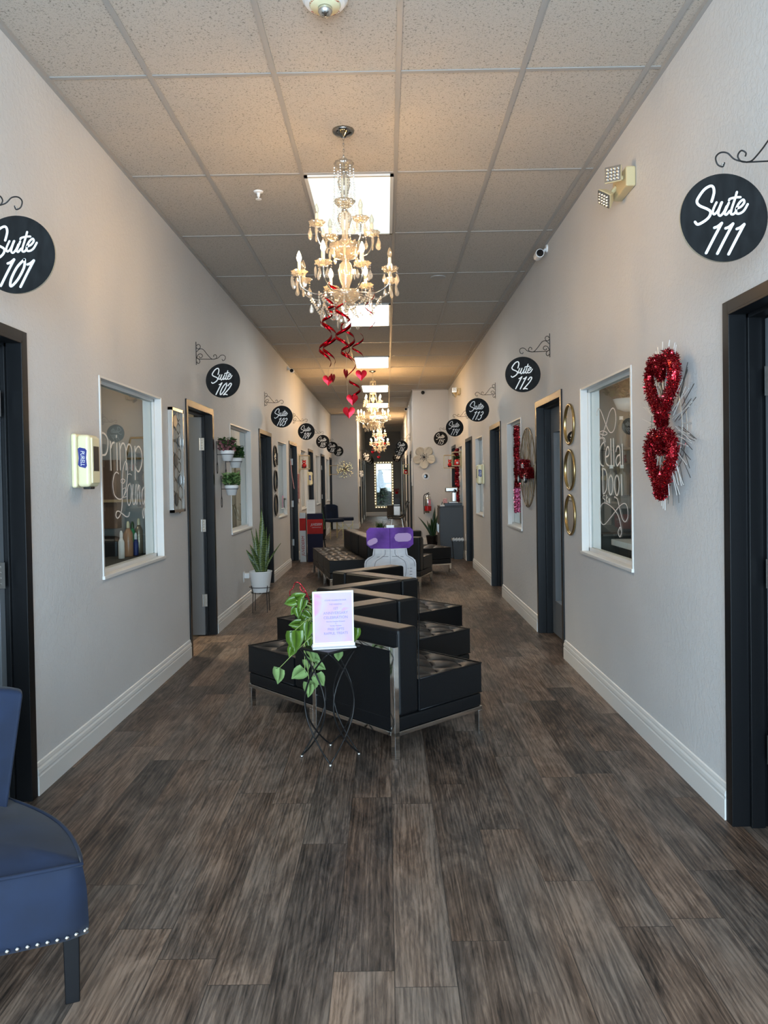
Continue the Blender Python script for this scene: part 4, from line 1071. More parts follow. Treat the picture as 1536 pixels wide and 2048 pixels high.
# ================================================================== small black wire table with sign and pothos
TC = Vector((-.316, 3.945, 0)); ta = math.radians(45+4)
t = thing('side_table', 'small square black wire table with crossing curved legs in front of the sofas', 'table', TC, ta)
hs = .105; TZ = .578
MB().box((-hs-.012, -hs-.012, TZ-.014), (hs+.012, hs+.012, TZ)).build('table_top', M['iron'], t, bevel=.004)
cs = [(-hs, -hs), (hs, -hs), (hs, hs), (-hs, hs)]
for i in range(4):
    A = Vector(cs[i]+(0,)); B = Vector(cs[(i+1) % 4]+(0,))
    for a, b in ((A, B), (B, A)):
        pts = [a+(b-a)*(.86*math.sin(PI*q)**.9)+Vector((0, 0, .012+(TZ-.02)*q)) for q in [j/18 for j in range(19)]]
        MB().tube(pts, .0045, 7).build('leg', M['iron'], t, smooth=True)
for c in cs: MB().lathe([(.009, 0), (.009, .010), (.005, .014), (0, .014)], 12, (c[0], c[1], 0)).build('foot_cap', M['steel'], t, smooth=True)
# acrylic sign
pc = Vector((-.286, 3.90, TZ+.001)); pa = math.radians(11)
t = thing('sign_holder', 'white framed pink anniversary sign standing on the small black table', 'sign', pc, pa)
MB().box((-.112, -.045, 0), (.112, .045, .006)).build('holder_base', M['white'], t, bevel=.002)
MB().box((-.110, -.012, .006), (.110, .012, .022)).build('holder_foot', M['white'], t, bevel=.003)
MB().box((-.106, -.006, .018), (.106, .004, .290)).build('holder_frame', M['white'], t, bevel=.002)
MB().box((-.097, -.0075, .028), (.097, -.006, .281)).build('poster', M['poster'], t)
mb = MB(); fr = lambda z, x=.012: ((x, -.0077, z), (1, 0, 0), (0, 0, 1), (0, -1, 0))
for tx, z, s_ in (('COME CELEBRATE OUR', .243, .0105), ('THIS WEEKEND', .222, .0095), ('1ST', .200, .017), ('ANNIVERSARY', .177, .0195), ('CELEBRATION', .154, .0195), ('Saturday October Sixteenth', .134, .0085), ('&', .124, .008), ('Sunday October', .112, .009), ('FREE GIFTS', .094, .0175), ('RAFFLE, TREATS', .073, .0175)):
    put_text(mb, tx, s_, *fr(z))
mb.build('poster_lettering', M['poster_ink'], t)
# pothos
t = thing('pothos_plant', 'green trailing pothos plant behind the pink sign on the wire table', 'plant', (TC.x-.02, TC.y+.075, TZ+.001))
base = Vector((TC.x-.02, TC.y+.075, TZ+.001))
MB().lathe([(.045, 0), (.058, .075), (.060, .078), (.052, .076), (0, .066)], 20).build('pot', M['offwhite'], t, smooth=True)
LV = [(580,1204,17,200,3.93,0),(599,1194,20,30,3.97,0),(603,1211,19,250,3.92,0),(590,1249,18,190,3.95,0),(613,1262,27,265,3.90,0),(590,1283,31,262,3.86,0),(583,1303,17,240,3.88,0),(557,1352,24,258,3.88,1),(596,1348,24,215,3.92,1),
      (640,1360,21,300,3.95,1),(617,1380,22,262,3.93,1),(626,1372,15,250,3.98,1),(614,1330,16,280,3.97,1),(641,1333,17,320,4.0,1),(677,1312,15,265,4.0,1),(709,1270,20,265,4.0,0),(622,1312,18,300,3.98,1),(632,1316,15,330,4.0,1),
      (617,1284,18,270,3.95,0),(596,1226,16,280,3.96,0),(614,1231,16,320,3.97,0),(611,1246,15,230,3.96,0),(625,1222,18,270,4.0,0),(621,1206,17,60,4.02,0),(588,1222,14,230,4.0,0),(604,1236,15,260,4.0,0),(630,1190,15,80,4.05,0)]
random.seed(3)
ends = []
for px, py, s_, ang, Y, pale in LV:
    c = px_at(px, py, Y=Y)-base; L = s_*1.45/F_PX*Y; a = math.radians(ang+random.uniform(-8, 8))
    d = Vector((math.cos(a), -.25 if not pale else .1, math.sin(a))).normalized(); q = Vector((-math.sin(a), random.uniform(-.7, .3), math.cos(a))); q = (q-d*q.dot(d)).normalized(); nn = d.cross(q)
    prof = [(0, -.06), (.10, -.30), (.02, -.44), (.22, -.50), (.45, -.47), (.70, -.30), (.88, -.12), (1, 0)]
    vs = []; N0 = 8
    mb = MB(); mid = [c+d*L*(x-.5)+nn*L*(-.10*math.sin(PI*max(0, x))) for x, _ in prof]
    for sg in (1, -1):
        edge = [c+d*L*(x-.5)+q*L*abs(y)*.88*sg+nn*L*(.10*abs(y)-.06*x*x) for x, y in prof]
        mb.add(mid+edge, [(i, i+1, N0+i+1, N0+i) for i in range(N0-1)])
    o = mb.build('leaf', M['leaf_pale' if pale else 'leaf'], t, smooth=True); so = o.modifiers.new('sol', 'SOLIDIFY'); so.thickness = .0008
    ends.append((mid[0], py))
mb = MB()
for e, py in ends:
    st = Vector((random.uniform(-.03, .03), random.uniform(-.03, .02), .085))
    m1 = st.lerp(e, .35)+Vector((-.015, -.02, .05 if py < 1300 else .03)); m2 = st.lerp(e, .75)+Vector((-.01, -.01, .02))
    if py > 1325: m1 = Vector((-.10, -.09, .02)); m2 = Vector((e.x*.5-.05, e.y, e.z*.35))
    mb.tube(curve3([st, m1, m2, e], 5), .0016, 5)
mb.build('vines', M['vine'], t, smooth=True)
mb = MB(); f = lambda px, py: px_at(px, py, Y=3.99)-base
mb.tube(curve3([f(622, 1210), f(612, 1184), f(604, 1172), f(597, 1165), f(590, 1166), f(586, 1176), f(580, 1182), f(580, 1192)], 5), .0028, 6)
mb.tube(curve3([f(612, 1186), f(602, 1180), f(600, 1172)], 4), .0028, 6); mb.ball(tuple(f(619, 1206)), .0085, 10, 8); mb.ball(tuple(f(612, 1193)), .0055, 8, 6)
tag(mb.build('glitter_pick', M['tinsel'], loc=base, smooth=True), 'curly red glitter pick with a berry stuck in the pothos', 'decoration')

# ================================================================== blue velvet chair with nailheads, left foreground
bc = Vector((-1.155, 2.235, 0)); ba = math.radians(-118)       # local x points to the chair's front
def velvet_chair(loc, rotz, label, legs_m, grp=None, sc=1.0):
    t = thing('velvet_chair', label, 'chair', loc, rotz, grp)
    return t
t = thing('velvet_chair', 'blue velvet chair with silver nailheads and black legs at the left edge', 'chair', (0, 0, 0), 0)
# plan of the seat from the photo: right front corner, back left, etc. (world metres)
FR = Vector((-.838, 2.055, 0)); FL = Vector((-1.36, 1.86, 0)); BL = Vector((-1.47, 2.28, 0)); BR_ = Vector((-1.265, 2.50, 0))
def seat_loop(z, grow=0.0, bulge=.022):
    cs_ = [FL, FR, BR_, BL]; cen = sum(cs_, Vector())/4; pts = []
    for i in range(4):
        a, b = cs_[i], cs_[(i+1) % 4]; n_ = Vector((b.y-a.y, a.x-b.x, 0)).normalized()
        bl = (.008, .050, .01, .02)[i]
        for k_ in range(12):
            q = k_/12; p = a.lerp(b, q)+n_*(bl*math.sin(PI*q)+grow)
            # round the corners off a little
            e = min(q, 1-q); p = p+(cen-p)*(.014*max(0, 1-e/.10))
            pts.append((p.x, p.y, z))
    return pts
def loft(loops, cap0=True, cap1=True):
    mb = MB(); n = len(loops[0]); vs = [p for l in loops for p in l]; fs = []
    for i in range(len(loops)-1):
        for j in range(n): fs.append((i*n+j, i*n+(j+1) % n, (i+1)*n+(j+1) % n, (i+1)*n+j))
    if cap0: fs.append(tuple(range(n))[::-1])
    mb.add(vs, fs)
    if cap1:
        top = loops[-1]; c = Vector((sum(p[0] for p in top)/n, sum(p[1] for p in top)/n, top[0][2]+.022)); b = len(vs)
        ring2 = [tuple(Vector(p).lerp(c, .45)+Vector((0, 0, .004))) for p in top]
        mb.v += ring2+[tuple(c)]; o = (len(loops)-1)*n
        for j in range(n): mb.f += [(o+j, o+(j+1) % n, b+(j+1) % n, b+j), (b+j, b+(j+1) % n, b+n)]; mb.mi += [0, 0]
    return mb
rail = loft([seat_loop(.205, .010), seat_loop(.235, .012), seat_loop(.33, .008), seat_loop(.392, -.002), seat_loop(.402, -.012)]); rail.build('seat', M['velvet'], t, smooth=True)
MB().tube(seat_loop(.400, -.004), .0055, 8, True).build('piping', M['velvet'], t, smooth=True)
mb = MB(); lp = seat_loop(.216, .013)
per = [Vector(p) for p in lp]
def along(per, step):
    out = []; acc = 0; m_ = len(per)
    for i in range(m_):
        a, b = per[i], per[(i+1) % m_]; L = (b-a).length; q = step-acc
        while q < L: out.append(a.lerp(b, q/L)); q += step
        acc = (acc+L) % step
    return out
nails = along(per[:13], .024)
for i, p in enumerate(nails):
    c_ = Vector(((FL+BR_)/2).to_tuple()); dd = (p-Vector((c_.x, c_.y, p.z))).normalized()*.002
    MB().ball(tuple(p+dd), .0062, 8, 6).build('nailhead', M['nail'], t, smooth=True)
for p in (Vector((-.897, 2.095, 0)), FL+Vector((.05, .05, 0)), BR_+Vector((-.06, -.05, 0)), BL+Vector((.06, -.03, 0))):
    mb = MB(); yaw_ = math.radians(21); u_ = Vector((math.cos(yaw_), math.sin(yaw_), 0))*.021; v_ = Vector((-math.sin(yaw_), math.cos(yaw_), 0))*.021
    vs = [p-u_*.9-v_*.9, p+u_*.9-v_*.9, p+u_*.9+v_*.9, p-u_*.9+v_*.9]; vs = vs+[q+Vector((0, 0, .222))+(q-p)*.15 for q in vs]
    mb.add(vs, [(3, 2, 1, 0), (4, 5, 6, 7), (0, 1, 5, 4), (1, 2, 6, 5), (2, 3, 7, 6), (3, 0, 4, 7)]); mb.build('leg', M['black_wood'], t, bevel=.003)
# curved backrest rising from the rear edge, wings forward on the right
def back_loop(q):
    """q runs from the left rear round to the right rear wing"""
    return BL.lerp(BR_, q)
mb = MB(); rows = 10; cols = 12; grid_f = []; grid_b = []
for i in range(rows+1):
    h = i/rows; z = .30+.468*h
    for j in range(cols+1):
        q = j/cols; a = BL+Vector((-.10, -.10, 0)); b = BR_+Vector((.080*h-.036, .02, 0))
        p = a.lerp(b, q); nrm = Vector((-.46, .89, 0)); lean = .085*h
        wing = -.10*abs(2*q-1)**3
        top = -.012*abs(2*q-1)**4*(h**3)
        c = p+nrm*(lean+wing)+Vector((0, 0, z+top)); th = .045*(1-.35*h**3)
        grid_f.append(c-nrm*th); grid_b.append(c+nrm*th)
m_ = cols+1; vs = grid_f+grid_b; o = len(grid_f); fs = []
for i in range(rows):
    for j in range(cols):
        a = i*m_+j; fs += [(a, a+1, a+m_+1, a+m_), (o+a, o+a+m_, o+a+m_+1, o+a+1)]
rim = [j for j in range(m_)]+[i*m_+cols for i in range(1, rows+1)]+[rows*m_+j for j in range(cols-1, -1, -1)]+[i*m_ for i in range(rows-1, 0, -1)]
for i in range(len(rim)): a, b = rim[i], rim[(i+1) % len(rim)]; fs.append((a, b, o+b, o+a))
bk = MB().add(vs, fs).build('backrest', M['velvet'], t, smooth=True); bv = bk.modifiers.new('bevel', 'BEVEL'); bv.width = .014; bv.segments = 3; bv.angle_limit = math.radians(50); bv.limit_method = 'ANGLE'

# ================================================================== tall vial cutout (printed card standing between the sofas)
t = thing('vial_cutout', 'tall folded cardboard cutout of a medicine vial with purple cap behind the sofas', 'display', (.024, 8.0, 0), 0)
W2 = .281
def vial_panel(nm, O, U, w0, w1, ms):
    """half or whole silhouette from x=w0 to x=w1 (fold at 0)"""
    N = Vector((U[1], -U[0], 0)); V = (0, 0, 1)
    def clip(pts): return pts
    body = [(w0*W2, 0), (w1*W2, 0), (w1*W2, .55), (w1*W2*.97, .585), (w1*W2*.86, .615), (w1*W2*.68, .64), (w1*W2*.63, .72), (w0*W2*.63, .72), (w0*W2*.68, .64), (w0*W2*.86, .615), (w0*W2*.97, .585), (w0*W2, .55)]
    if w0 == 0: body = body[:7]+[(0, .72)]; body[0] = (0, 0)
    if w1 == 0: body = [(w0*W2, 0), (0, 0), (0, .72)]+body[7:]
    b = MB().prism(body, O, U, V, N, .008).build(nm, M[ms], t)
    c = [(w0*W2*.72, .715), (w1*W2*.72, .715), (w1*W2*.90, .755), (w1*W2*.90, .90), (w1*W2*.78, .935), (w0*W2*.78, .935), (w0*W2*.90, .90), (w0*W2*.90, .755)]
    if w0 == 0: c = [(0, .715)]+c[1:5]+[(0, .935)]
    if w1 == 0: c = [c[0], (0, .715), (0, .935)]+c[5:]
    cp = MB().prism(c, Vector(O)+Vector((0, 0, 0)), U, V, N, .009).build('vial_cap', M['purple'], t)
    return b, cp
ua = math.radians(14)
bR, cR = vial_panel('vial_panel', (0, 0, 0), (math.cos(ua), math.sin(ua), 0), 0, 1, 'vial_body')
bL, cL = vial_panel('vial_panel', (0, 0, 0), (math.cos(-ua), math.sin(-ua), 0), -1, 0, 'vial_body')
for s_, par in ((1, bR), (-1, bL)):
    U = Vector((math.cos(ua*s_), math.sin(ua*s_), 0)); N = Vector((U.y, -U.x, 0)); O = N*.0085; 
    for pts in ([(.05, .70), (.055, .65), (.10, .615), (.155, .575), (.17, .50), (.16, .42)], [(.165, .71), (.172, .645), (.215, .612), (.255, .575), (.265, .52)], [(.02, .632), (.09, .63), (.14, .625)]):
        MB().stroke([(s_*a, b) for a, b in pts], .006, O, U, (0, 0, 1), N, .001).build('outline_print', M['vial_line'], par)
    mb = MB(); mb.stroke([(s_*.075, .70), (s_*.08, .65), (s_*.125, .61), (s_*.195, .56), (s_*.20, .42)], .012, O, U, (0, 0, 1), N, .0012)
    mb.stroke([(s_*.11, .55), (s_*.14, .55)], .014, O, U, (0, 0, 1), N, .0014); mb.build('highlight_print', M['vial_white'], par)
U = Vector((math.cos(ua), math.sin(ua), 0)); N = Vector((U.y, -U.x, 0)); mb = MB()
for i in range(12): z = .50-.032*i; mb.stroke([(.205 if i % 3 else .19, z), (.232, z)], .007, N*.0085, U, (0, 0, 1), N, .001)
mb.build('scale_marks', M['vial_line'], bR)
mb = MB(); mb.stroke([(.09, .83), (.19, .83)], .09, N*.0095, U, (0, 0, 1), N, .001); mb.build('cap_highlight', M['lilac'], cR)
U = Vector((math.cos(-ua), math.sin(-ua), 0)); N = Vector((U.y, -U.x, 0))
mb = MB(); mb.stroke([(-.215, .775), (-.16, .80)], .06, N*.0095, U, (0, 0, 1), N, .001); mb.build('cap_highlight', M['lilac'], cL)
MB().box((-.035, -.012, .935), (.045, .006, .962)).build('cap_tab', M['vial_white'], t)

# ================================================================== plants
def snake_plant(loc, label, leaves, pot, m_, stand=None):
    t = thing('snake_plant', label, 'plant', loc)
    z0 = pot[0]; mb = MB(); r, h, pm = pot[1], pot[2], pot[3]
    mb.lathe([(r*.72, z0), (r*.97, z0+h*.94), (r, z0+h*.95), (r, z0+h), (r*.93, z0+h), (r*.90, z0+h*.88), (0, z0+h*.86)], 32).build('pot', M[pm], t, smooth=False, bevel=.002)
    for bx, by, tx, ty, L, w in leaves:
        mb = MB(); n = 12; vs = []; top = Vector((tx, ty, z0+h*.86+L)); bot = Vector((bx, by, z0+h*.84)); d = top-bot
        side = Vector((-(ty-by)-.35*random.uniform(-1, 1), 1*(tx-bx)+random.uniform(-.3, .3), 0))
        side = (Vector((1, .25*random.uniform(-1, 1), 0))).normalized()
        for i in range(n+1):
            q = i/n; c = bot+Vector((d.x*q**1.5, d.y*q**1.5, d.z*q)); ww = w*1.3*(.45+.75*math.sin(PI*min(q*1.05, 1)*.62+.25))*(1-q**4)*.62+.0004
            nn = Vector((0, 1, 0)); tw = Matrix.Rotation(.5*math.sin(q*3+bx*40), 3, 'Z'); sd = tw @ side; nn = sd.cross(Vector((0, 0, 1)))
            vs += [c-sd*ww+nn*ww*.28, c+nn*-ww*.08, c+sd*ww+nn*ww*.28]
        fs = []
        for i in range(n): a = i*3; fs += [(a, a+1, a+4, a+3), (a+1, a+2, a+5, a+4)]
        o = mb.add(vs, fs).build('leaf', M[m_], t, smooth=True); so = o.modifiers.new('sol', 'SOLIDIFY'); so.thickness = .004
    return t
random.seed(21)
lv = [(-.03, 0, -.150, -.02, .27, .035), (-.01, -.02, -.105, -.04, .33, .03), (.0, 0, -.06, 0, .42, .028), (.015, .01, .015, .02, .66, .036), (.03, -.01, .025, 0, .74, .034), (.045, 0, .075, .01, .52, .034), (.05, .02, .10, .05, .44, .030), (.02, -.03, .0, -.05, .36, .032), (-.02, .03, -.05, .05, .50, .02), (-.04, .02, -.10, .03, .50, .010), (.05, -.02, .235, -.03, .34, .010), (0, .03, .03, .06, .58, .03), (-.03, -.03, -.09, -.06, .14, .016)]
snake_plant((-1.412, 8.42, 0), 'tall variegated snake plant in a white pot on a black stand by the left wall', lv, (.222, .128, .232, 'offwhite'), 'snake')
t = thing('plant_stand', 'black wire plant stand under the white snake plant pot', 'plant stand', (-1.412, 8.42, 0))
mb = MB(); R_ = .112
mb.tube([(.124*math.cos(2*PI*i/28), .124*math.sin(2*PI*i/28), .280) for i in range(28)], .004, 6, True); mb.tube([(.104*math.cos(2*PI*i/28), .104*math.sin(2*PI*i/28), .216) for i in range(28)], .004, 6, True)
mb.tube([(-.104, 0, .216), (.104, 0, .216)], .004, 6); mb.tube([(0, -.104, .216), (0, .104, .216)], .004, 6); mb.build('stand_ring', M['iron'], t)
for i in range(4):
    a = PI/4+i*PI/2; c, s_ = math.cos(a), math.sin(a); MB().tube([(.124*c, .124*s_, .30), (.106*c, .106*s_, .21), (.115*c, .115*s_, 0)], .0045, 6).build('leg', M['iron'], t)
random.seed(9)
lv2 = [(-.03, 0, -.30, 0, .44, .024), (-.02, 0, -.06, 0, .30, .03), (0, 0, -.02, .02, .42, .03), (.02, .02, .06, .02, .60, .045), (.03, 0, .07, 0, .66, .03), (.05, 0, .12, 0, .48, .03), (.05, -.02, .16, -.02, .34, .022), (0, -.03, .0, -.05, .36, .03), (-.04, 0, -.11, 0, .36, .018), (.02, -.02, .10, -.05, .40, .028)]
snake_plant((.965, 16.45, 0), 'dark green snake plant in a black pot at the pale right end wall', lv2, (0, .142, .235, 'gloss_black'), 'dark_leaf')
snake_plant((-1.36, 15.6, .26), 'dim snake plant in a black planter behind the printed display box', [(a*.8, b, c*.5, d, L*.7, w) for a, b, c, d, L, w in lv2[1:9]], (0, .11, .20, 'black_plastic'), 'dark_leaf')
t = thing('plant_stand', 'black splayed leg stand under the dim planter behind the display box', 'plant stand', (-1.36, 15.6, 0))
mb = MB(); mb.lathe([(.10, .24), (.10, .258), (0, .258)], 20)
for i in range(4): a = PI/4+i*PI/2; mb.tube([(.08*math.cos(a), .08*math.sin(a), .25), (.13*math.cos(a), .13*math.sin(a), 0)], .008, 6)
mb.build('stand_legs', M['black_wood'], t)
# ================================================================== printed display boxes, left
t = thing('display_box', 'tall dark navy display box with a red printed band by the left wall', 'display box', (-1.30, 13.62, 0), math.radians(6))
MB().box((-.135, 0, 0), (.145, .34, .86)).build('carton', M['navy_card'], t, bevel=.003)
mb = MB(); mb.box((-.1365, -.002, .50), (.1465, .02, .76)); mb.build('red_band', M['red_card'], t)
mb = MB(); put_text(mb, 'JUVEDERM', .062, (.03, -.0025, .665), (1, 0, 0), (0, 0, 1), (0, -1, 0), .66, .25); put_text(mb, 'COLLECTION OF FILLERS', .018, (.03, -.0025, .615), (1, 0, 0), (0, 0, 1), (0, -1, 0), .8, .1)
mb.build('lettering', M['grey_card'], t)
t = thing('display_box', 'narrow pale grey display box with an orange-red block and red sideways lettering', 'display box', (-1.515, 13.62, 0), math.radians(3))
MB().box((-.055, 0, 0), (.055, .30, .88)).build('carton', M['grey_card'], t, bevel=.003)
MB().box((-.0560, -.002, .56), (.0560, .02, .78)).build('red_block', M['red_card'], t)
mb = MB(); put_text(mb, 'JUVEDERM', .075, (.005, -.001, .29), (0, 0, 1), (-1, 0, 0), (0, -1, 0), 1.0, .2); mb.build('lettering', M['red_card'], t)
mb = MB(); q = MB(); q.box((-.075, 0, 0), (.075, .004, .25)); R3 = Matrix.Rotation(-.2, 3, 'X')
tm = thing('price_card', 'white printed menu card leaning on top of the navy display box', 'card', (-1.37, 13.70, .862), .1)
q.v = [tuple(R3 @ Vector(v_)) for v_ in q.v]; q.build('card_sheet', M['paper'], tm)
mb = MB()
for i in range(9): mb.stroke([(-.05, .225-.022*i), (.05, .225-.022*i)] if i else [(-.055, .23), (.055, .23)], .004 if i else .010, R3 @ Vector((0, -.001, 0)), (1, 0, 0), R3 @ Vector((0, 0, 1)), R3 @ Vector((0, -1, 0)), .0005)
mb.build('card_print', mat('grey_ink', (.35, .34, .33), .6), tm)
# small things by the third left window
t = thing('acrylic_pocket', 'clear leaflet pocket with pink card on the left wall below the third window', 'leaflet holder', (XL, 11.95, 1.02))
MB().box((0, -.09, 0), (.05, .09, .012)).build('pocket_floor', M['crystal'], t); MB().box((.045, -.09, 0), (.05, .09, .16)).build('pocket_front', M['glass'], t)
for i, c_ in enumerate(('pink', 'paper', 'gloss_black')): MB().box((.010+.010*i, -.08+.03*i, .012), (.014+.010*i, .02+.03*i, .20-.02*i)).build('leaflet', M[c_], t)
t = thing('small_sign', 'small black sign plate on the left wall beside the third window', 'sign', (XL, 11.44, 1.78)); MB().box((0, -.03, -.09), (.012, .03, .09)).build('plate', M['sign_black'], t)
t = thing('door_paper', 'pink paper strip taped beside the fourth left door', 'paper', (XL+.02, 12.88, 1.55))
mb = MB(); mb.add([(0, -.03, .25), (.0, .05, .24), (.02, -.02, 0), (.02, .06, -.01), (.05, .0, -.22), (.05, .09, -.24), (.003, -.03, .25), (.003, .05, .24), (.023, -.02, 0), (.023, .06, -.01), (.053, .0, -.22), (.053, .09, -.24)], [(0, 1, 3, 2), (2, 3, 5, 4), (7, 6, 8, 9), (9, 8, 10, 11), (0, 2, 8, 6), (2, 4, 10, 8), (1, 7, 9, 3), (3, 9, 11, 5), (0, 6, 7, 1), (4, 5, 11, 10)]); mb.build('paper_strip', mat('pink_paper', (.45, .22, .24), .7), t)
# floating box shelves
def box_shelf(x_wall, side, y, z, label, wdt=.10, dep=.18, items=True, h=.25, grp=None):
    s = -side; t = thing('wall_shelf', label, 'shelf', (x_wall, y, z), 0, grp)
    for e in (-h/2, h/2): MB().box((s*.002, -wdt, e-.008), (s*dep, wdt, e+.008)).build('shelf_board', M['brass_wood'] if not items or True else M['white'], t)
    for e in (-wdt, wdt): MB().tube([(s*.01, e, -h/2-.05), (s*.01, e, h/2+.03)], .006, 6).build('side_rod', M['gold'], t); MB().tube([(s*dep, e, -h/2), (s*dep, e, h/2)], .004, 6).build('front_rod', M['gold'], t)
    return t
def shelf_bear(x, y, z, label, kind):
    t = thing('red_figurine', label, 'figurine', (x, y, z), 0)
    if kind == 'bear':
        mb = MB(); mb.ball((0, 0, .05), .045, 12, 8, (1, .9, 1.05)); mb.ball((0, -.005, .115), .034, 12, 8); mb.build('body', M['red_gloss'], t, smooth=True)
        for e in (-1, 1): MB().ball((e*.024, 0, .145), .012, 8, 6).build('ear', M['red_gloss'], t, smooth=True); MB().ball((e*.03, -.03, .02), .016, 8, 6).build('foot', M['black_plastic'], t, smooth=True)
        MB().ball((0, -.032, .11), .012, 8, 6).build('muzzle', M['grey_card'], t, smooth=True)
    else:
        MB().lathe([(.05, 0), (.052, .02), (.045, .09), (.03, .11), (0, .115)], 18).build('pot', M['red_gloss'], t, smooth=True)
        mb = foliage(80, .05, .10, 'g', .03, 1.2); mb.build('foliage', M['dark_leaf'], t)
        MB().box((-.02, -.054, .03), (.02, -.046, .06)).build('tag_label', M['paper'], t)
random.seed(2)
box_shelf(XR, 1, 14.15, 1.81, 'wood and gold wall shelf holding a red pot, right wall', .11, .17)
shelf_bear(XR-.09, 14.1, 1.694, 'red pot with dark greenery on the right wall shelf', 'pot')
box_shelf(XR, 1, 15.25, 1.79, 'second wood wall shelf holding a red bear, by the right corner', .11, .24)
shelf_bear(XR-.13, 15.2, 1.674, 'shiny red toy bear on the corner wall shelf', 'bear')
box_shelf(XL, -1, 14.35, 1.80, 'wall shelf with a red figurine beside the fourth left window', .11, .19)
shelf_bear(XL+.10, 14.3, 1.684, 'small red toy bear on the left wall shelf', 'bear')
box_shelf(XL, -1, 21.9, 1.76, 'small square wooden wall shelf near the left end wall', .12, .24)
t = thing('print_paper', 'framed floral print on the left wall under the fourth window shelf', 'picture', (XL, 14.15, 1.32)); MB().box((0, -.10, -.26), (.012, .10, .26)).build('print_sheet', M['mauve'], t); MB().box((.012, -.105, -.27), (.016, .105, -.20)).build('white_strip', M['paper'], t)

# ================================================================== right end wall
t = thing('metal_flower', 'large cream metal flower wall sculpture on the pale end wall', 'wall art', (1.0-.165, YRE-.02, 1.935))
random.seed(13)
for i in range(5):
    a = -PI/2+i*2*PI/5; d = Vector((math.cos(a), 0, math.sin(a))); q = Vector((-d.z, 0, d.x)); n = 10; m_ = 9; vs = []; fs = []
    for a_ in range(n+1):
        r = .02+.24*a_/n; wv = .105*math.sin(PI*min(1, (a_/n)**1.3*.70+.08))**.9
        for b_ in range(m_):
            s_ = -1+2*b_/(m_-1); rr = r*(1-.14*s_*s_*(a_/n)); vs.append(d*rr+q*wv*s_+Vector((0, -.012-.05*(r/.26)**2-.012*math.cos(s_*9)*(a_/n), 0)))
    for a_ in range(n):
        for b_ in range(m_-1): k_ = a_*m_+b_; fs.append((k_, k_+1, k_+m_+1, k_+m_))
    o = MB().add(vs, fs).build('petal', mat('cream_enamel', (.55, .52, .44), .45) if i == 0 else bpy.data.materials['cream_enamel'], t, smooth=True); so = o.modifiers.new('sol', 'SOLIDIFY'); so.thickness = .002
for i in range(14):
    a = i*2*PI/14; r = .055 if i % 2 else .085
    mb = MB(); mb.tube([(0, -.02, 0), (r*math.cos(a), -.055, r*math.sin(a))], .002, 5); mb.ball((r*math.cos(a), -.058, r*math.sin(a)), .009, 8, 6); mb.build('stamen', M['iron'], t)
MB().ball((0, -.03, 0), .018, 10, 8).build('flower_centre', M['iron'], t)
t = thing('wall_doorbell', 'small black keypad device on the pale end wall left of the flower', 'keypad', (.703-.07, YRE, 1.925)); t.location.x = .715
MB().box((-.042, -.03, -.085), (.042, 0, .085)).build('keypad_body', M['black_plastic'], t, bevel=.01); MB().box((-.006, -.032, -.01), (.006, -.029, .05)).build('keypad_mark', M['grey_card'], t)
t = thing('wall_thermostat', 'round black thermostat on a white disc on the pale end wall', 'thermostat', (.868, YRE, 1.515))
q = MB(); q.lathe([(.082, 0), (.080, .012), (0, .013)], 30); q.v = [(a, -c, b) for a, b, c in q.v]; q.build('wall_disc', M['white'], t)
q = MB(); q.lathe([(.045, .012), (.044, .034), (.036, .040), (0, .041)], 30); q.v = [(a, -c, b) for a, b, c in q.v]; q.build('dial', M['gloss_black'], t)
t = thing('fire_extinguisher', 'chrome and red fire extinguisher hung low on the pale end wall', 'fire extinguisher', (.90, YRE-.09, .70))
MB().lathe([(.055, 0), (.075, .012), (.076, .30), (.060, .36), (.025, .385), (.022, .41), (0, .41)], 24).build('cylinder', M['silver'], t, smooth=True)
mb = MB(); mb.lathe([(.077, .05), (.0775, .06), (.0775, .15), (.077, .16)], 24); mb.build('red_band', M['red_gloss'], t)
MB().box((.0, -.080, .17), (.06, -.070, .30)).build('label_patch', M['red_gloss'], t)
mb = MB(); mb.box((-.02, -.02, .40), (.02, .02, .43)); mb.tube([(-.03, -.01, .43), (.03, -.03, .455)], .008, 6); mb.tube([(-.03, -.01, .425), (.05, -.03, .415)], .007, 6); mb.build('valve_handle', M['black_plastic'], t)
MB().tube(curve3([(-.02, 0, .42), (-.075, -.01, .40), (-.092, -.02, .30), (-.090, -.03, .12), (-.085, -.03, -.02)], 6), .010, 8).build('hose', M['black_plastic'], t, smooth=True)
# cabinet, mixer, tray, bin
t = thing('grey_cabinet', 'waist high dark grey cabinet against the right wall by the corner', 'cabinet', (1.172, 14.10, 0))
MB().box((-.205, -.20, .0), (.215, .50, .925)).build('cabinet_body', M['cab_grey'], t, bevel=.003)
MB().box((-.212, -.205, .925), (.218, .505, .945)).build('cabinet_top', M['cab_grey'], t, bevel=.002)
for a, b in ((-.18, .14), (.15, .48)): d_ = MB().box((-.216, a, .06), (-.205, b, .90)).build('cabinet_door', M['cab_grey'], t); MB().box((-.226, b-.03, .45), (-.216, b-.02, .60)).build('door_pull', M['steel'], d_)
tag(MB().box((-.165, -.16, 0), (.155, .14, .055)).build('serving_tray', M['black_plastic'], loc=(1.215, 14.06, .946), bevel=.005), 'black drawer-like tray on the grey cabinet under the steel mixer', 'tray')
t = thing('stand_mixer', 'brushed steel stand mixer on the black tray on the cabinet', 'mixer', (1.19, 14.0, 1.002))
MB().box((-.06, -.09, 0), (.11, .09, .02)).build('mixer_base', M['steel'], t, bevel=.006)
MB().box((.0, -.04, .02), (.085, .04, .20)).build('mixer_column', M['steel'], t, bevel=.014)
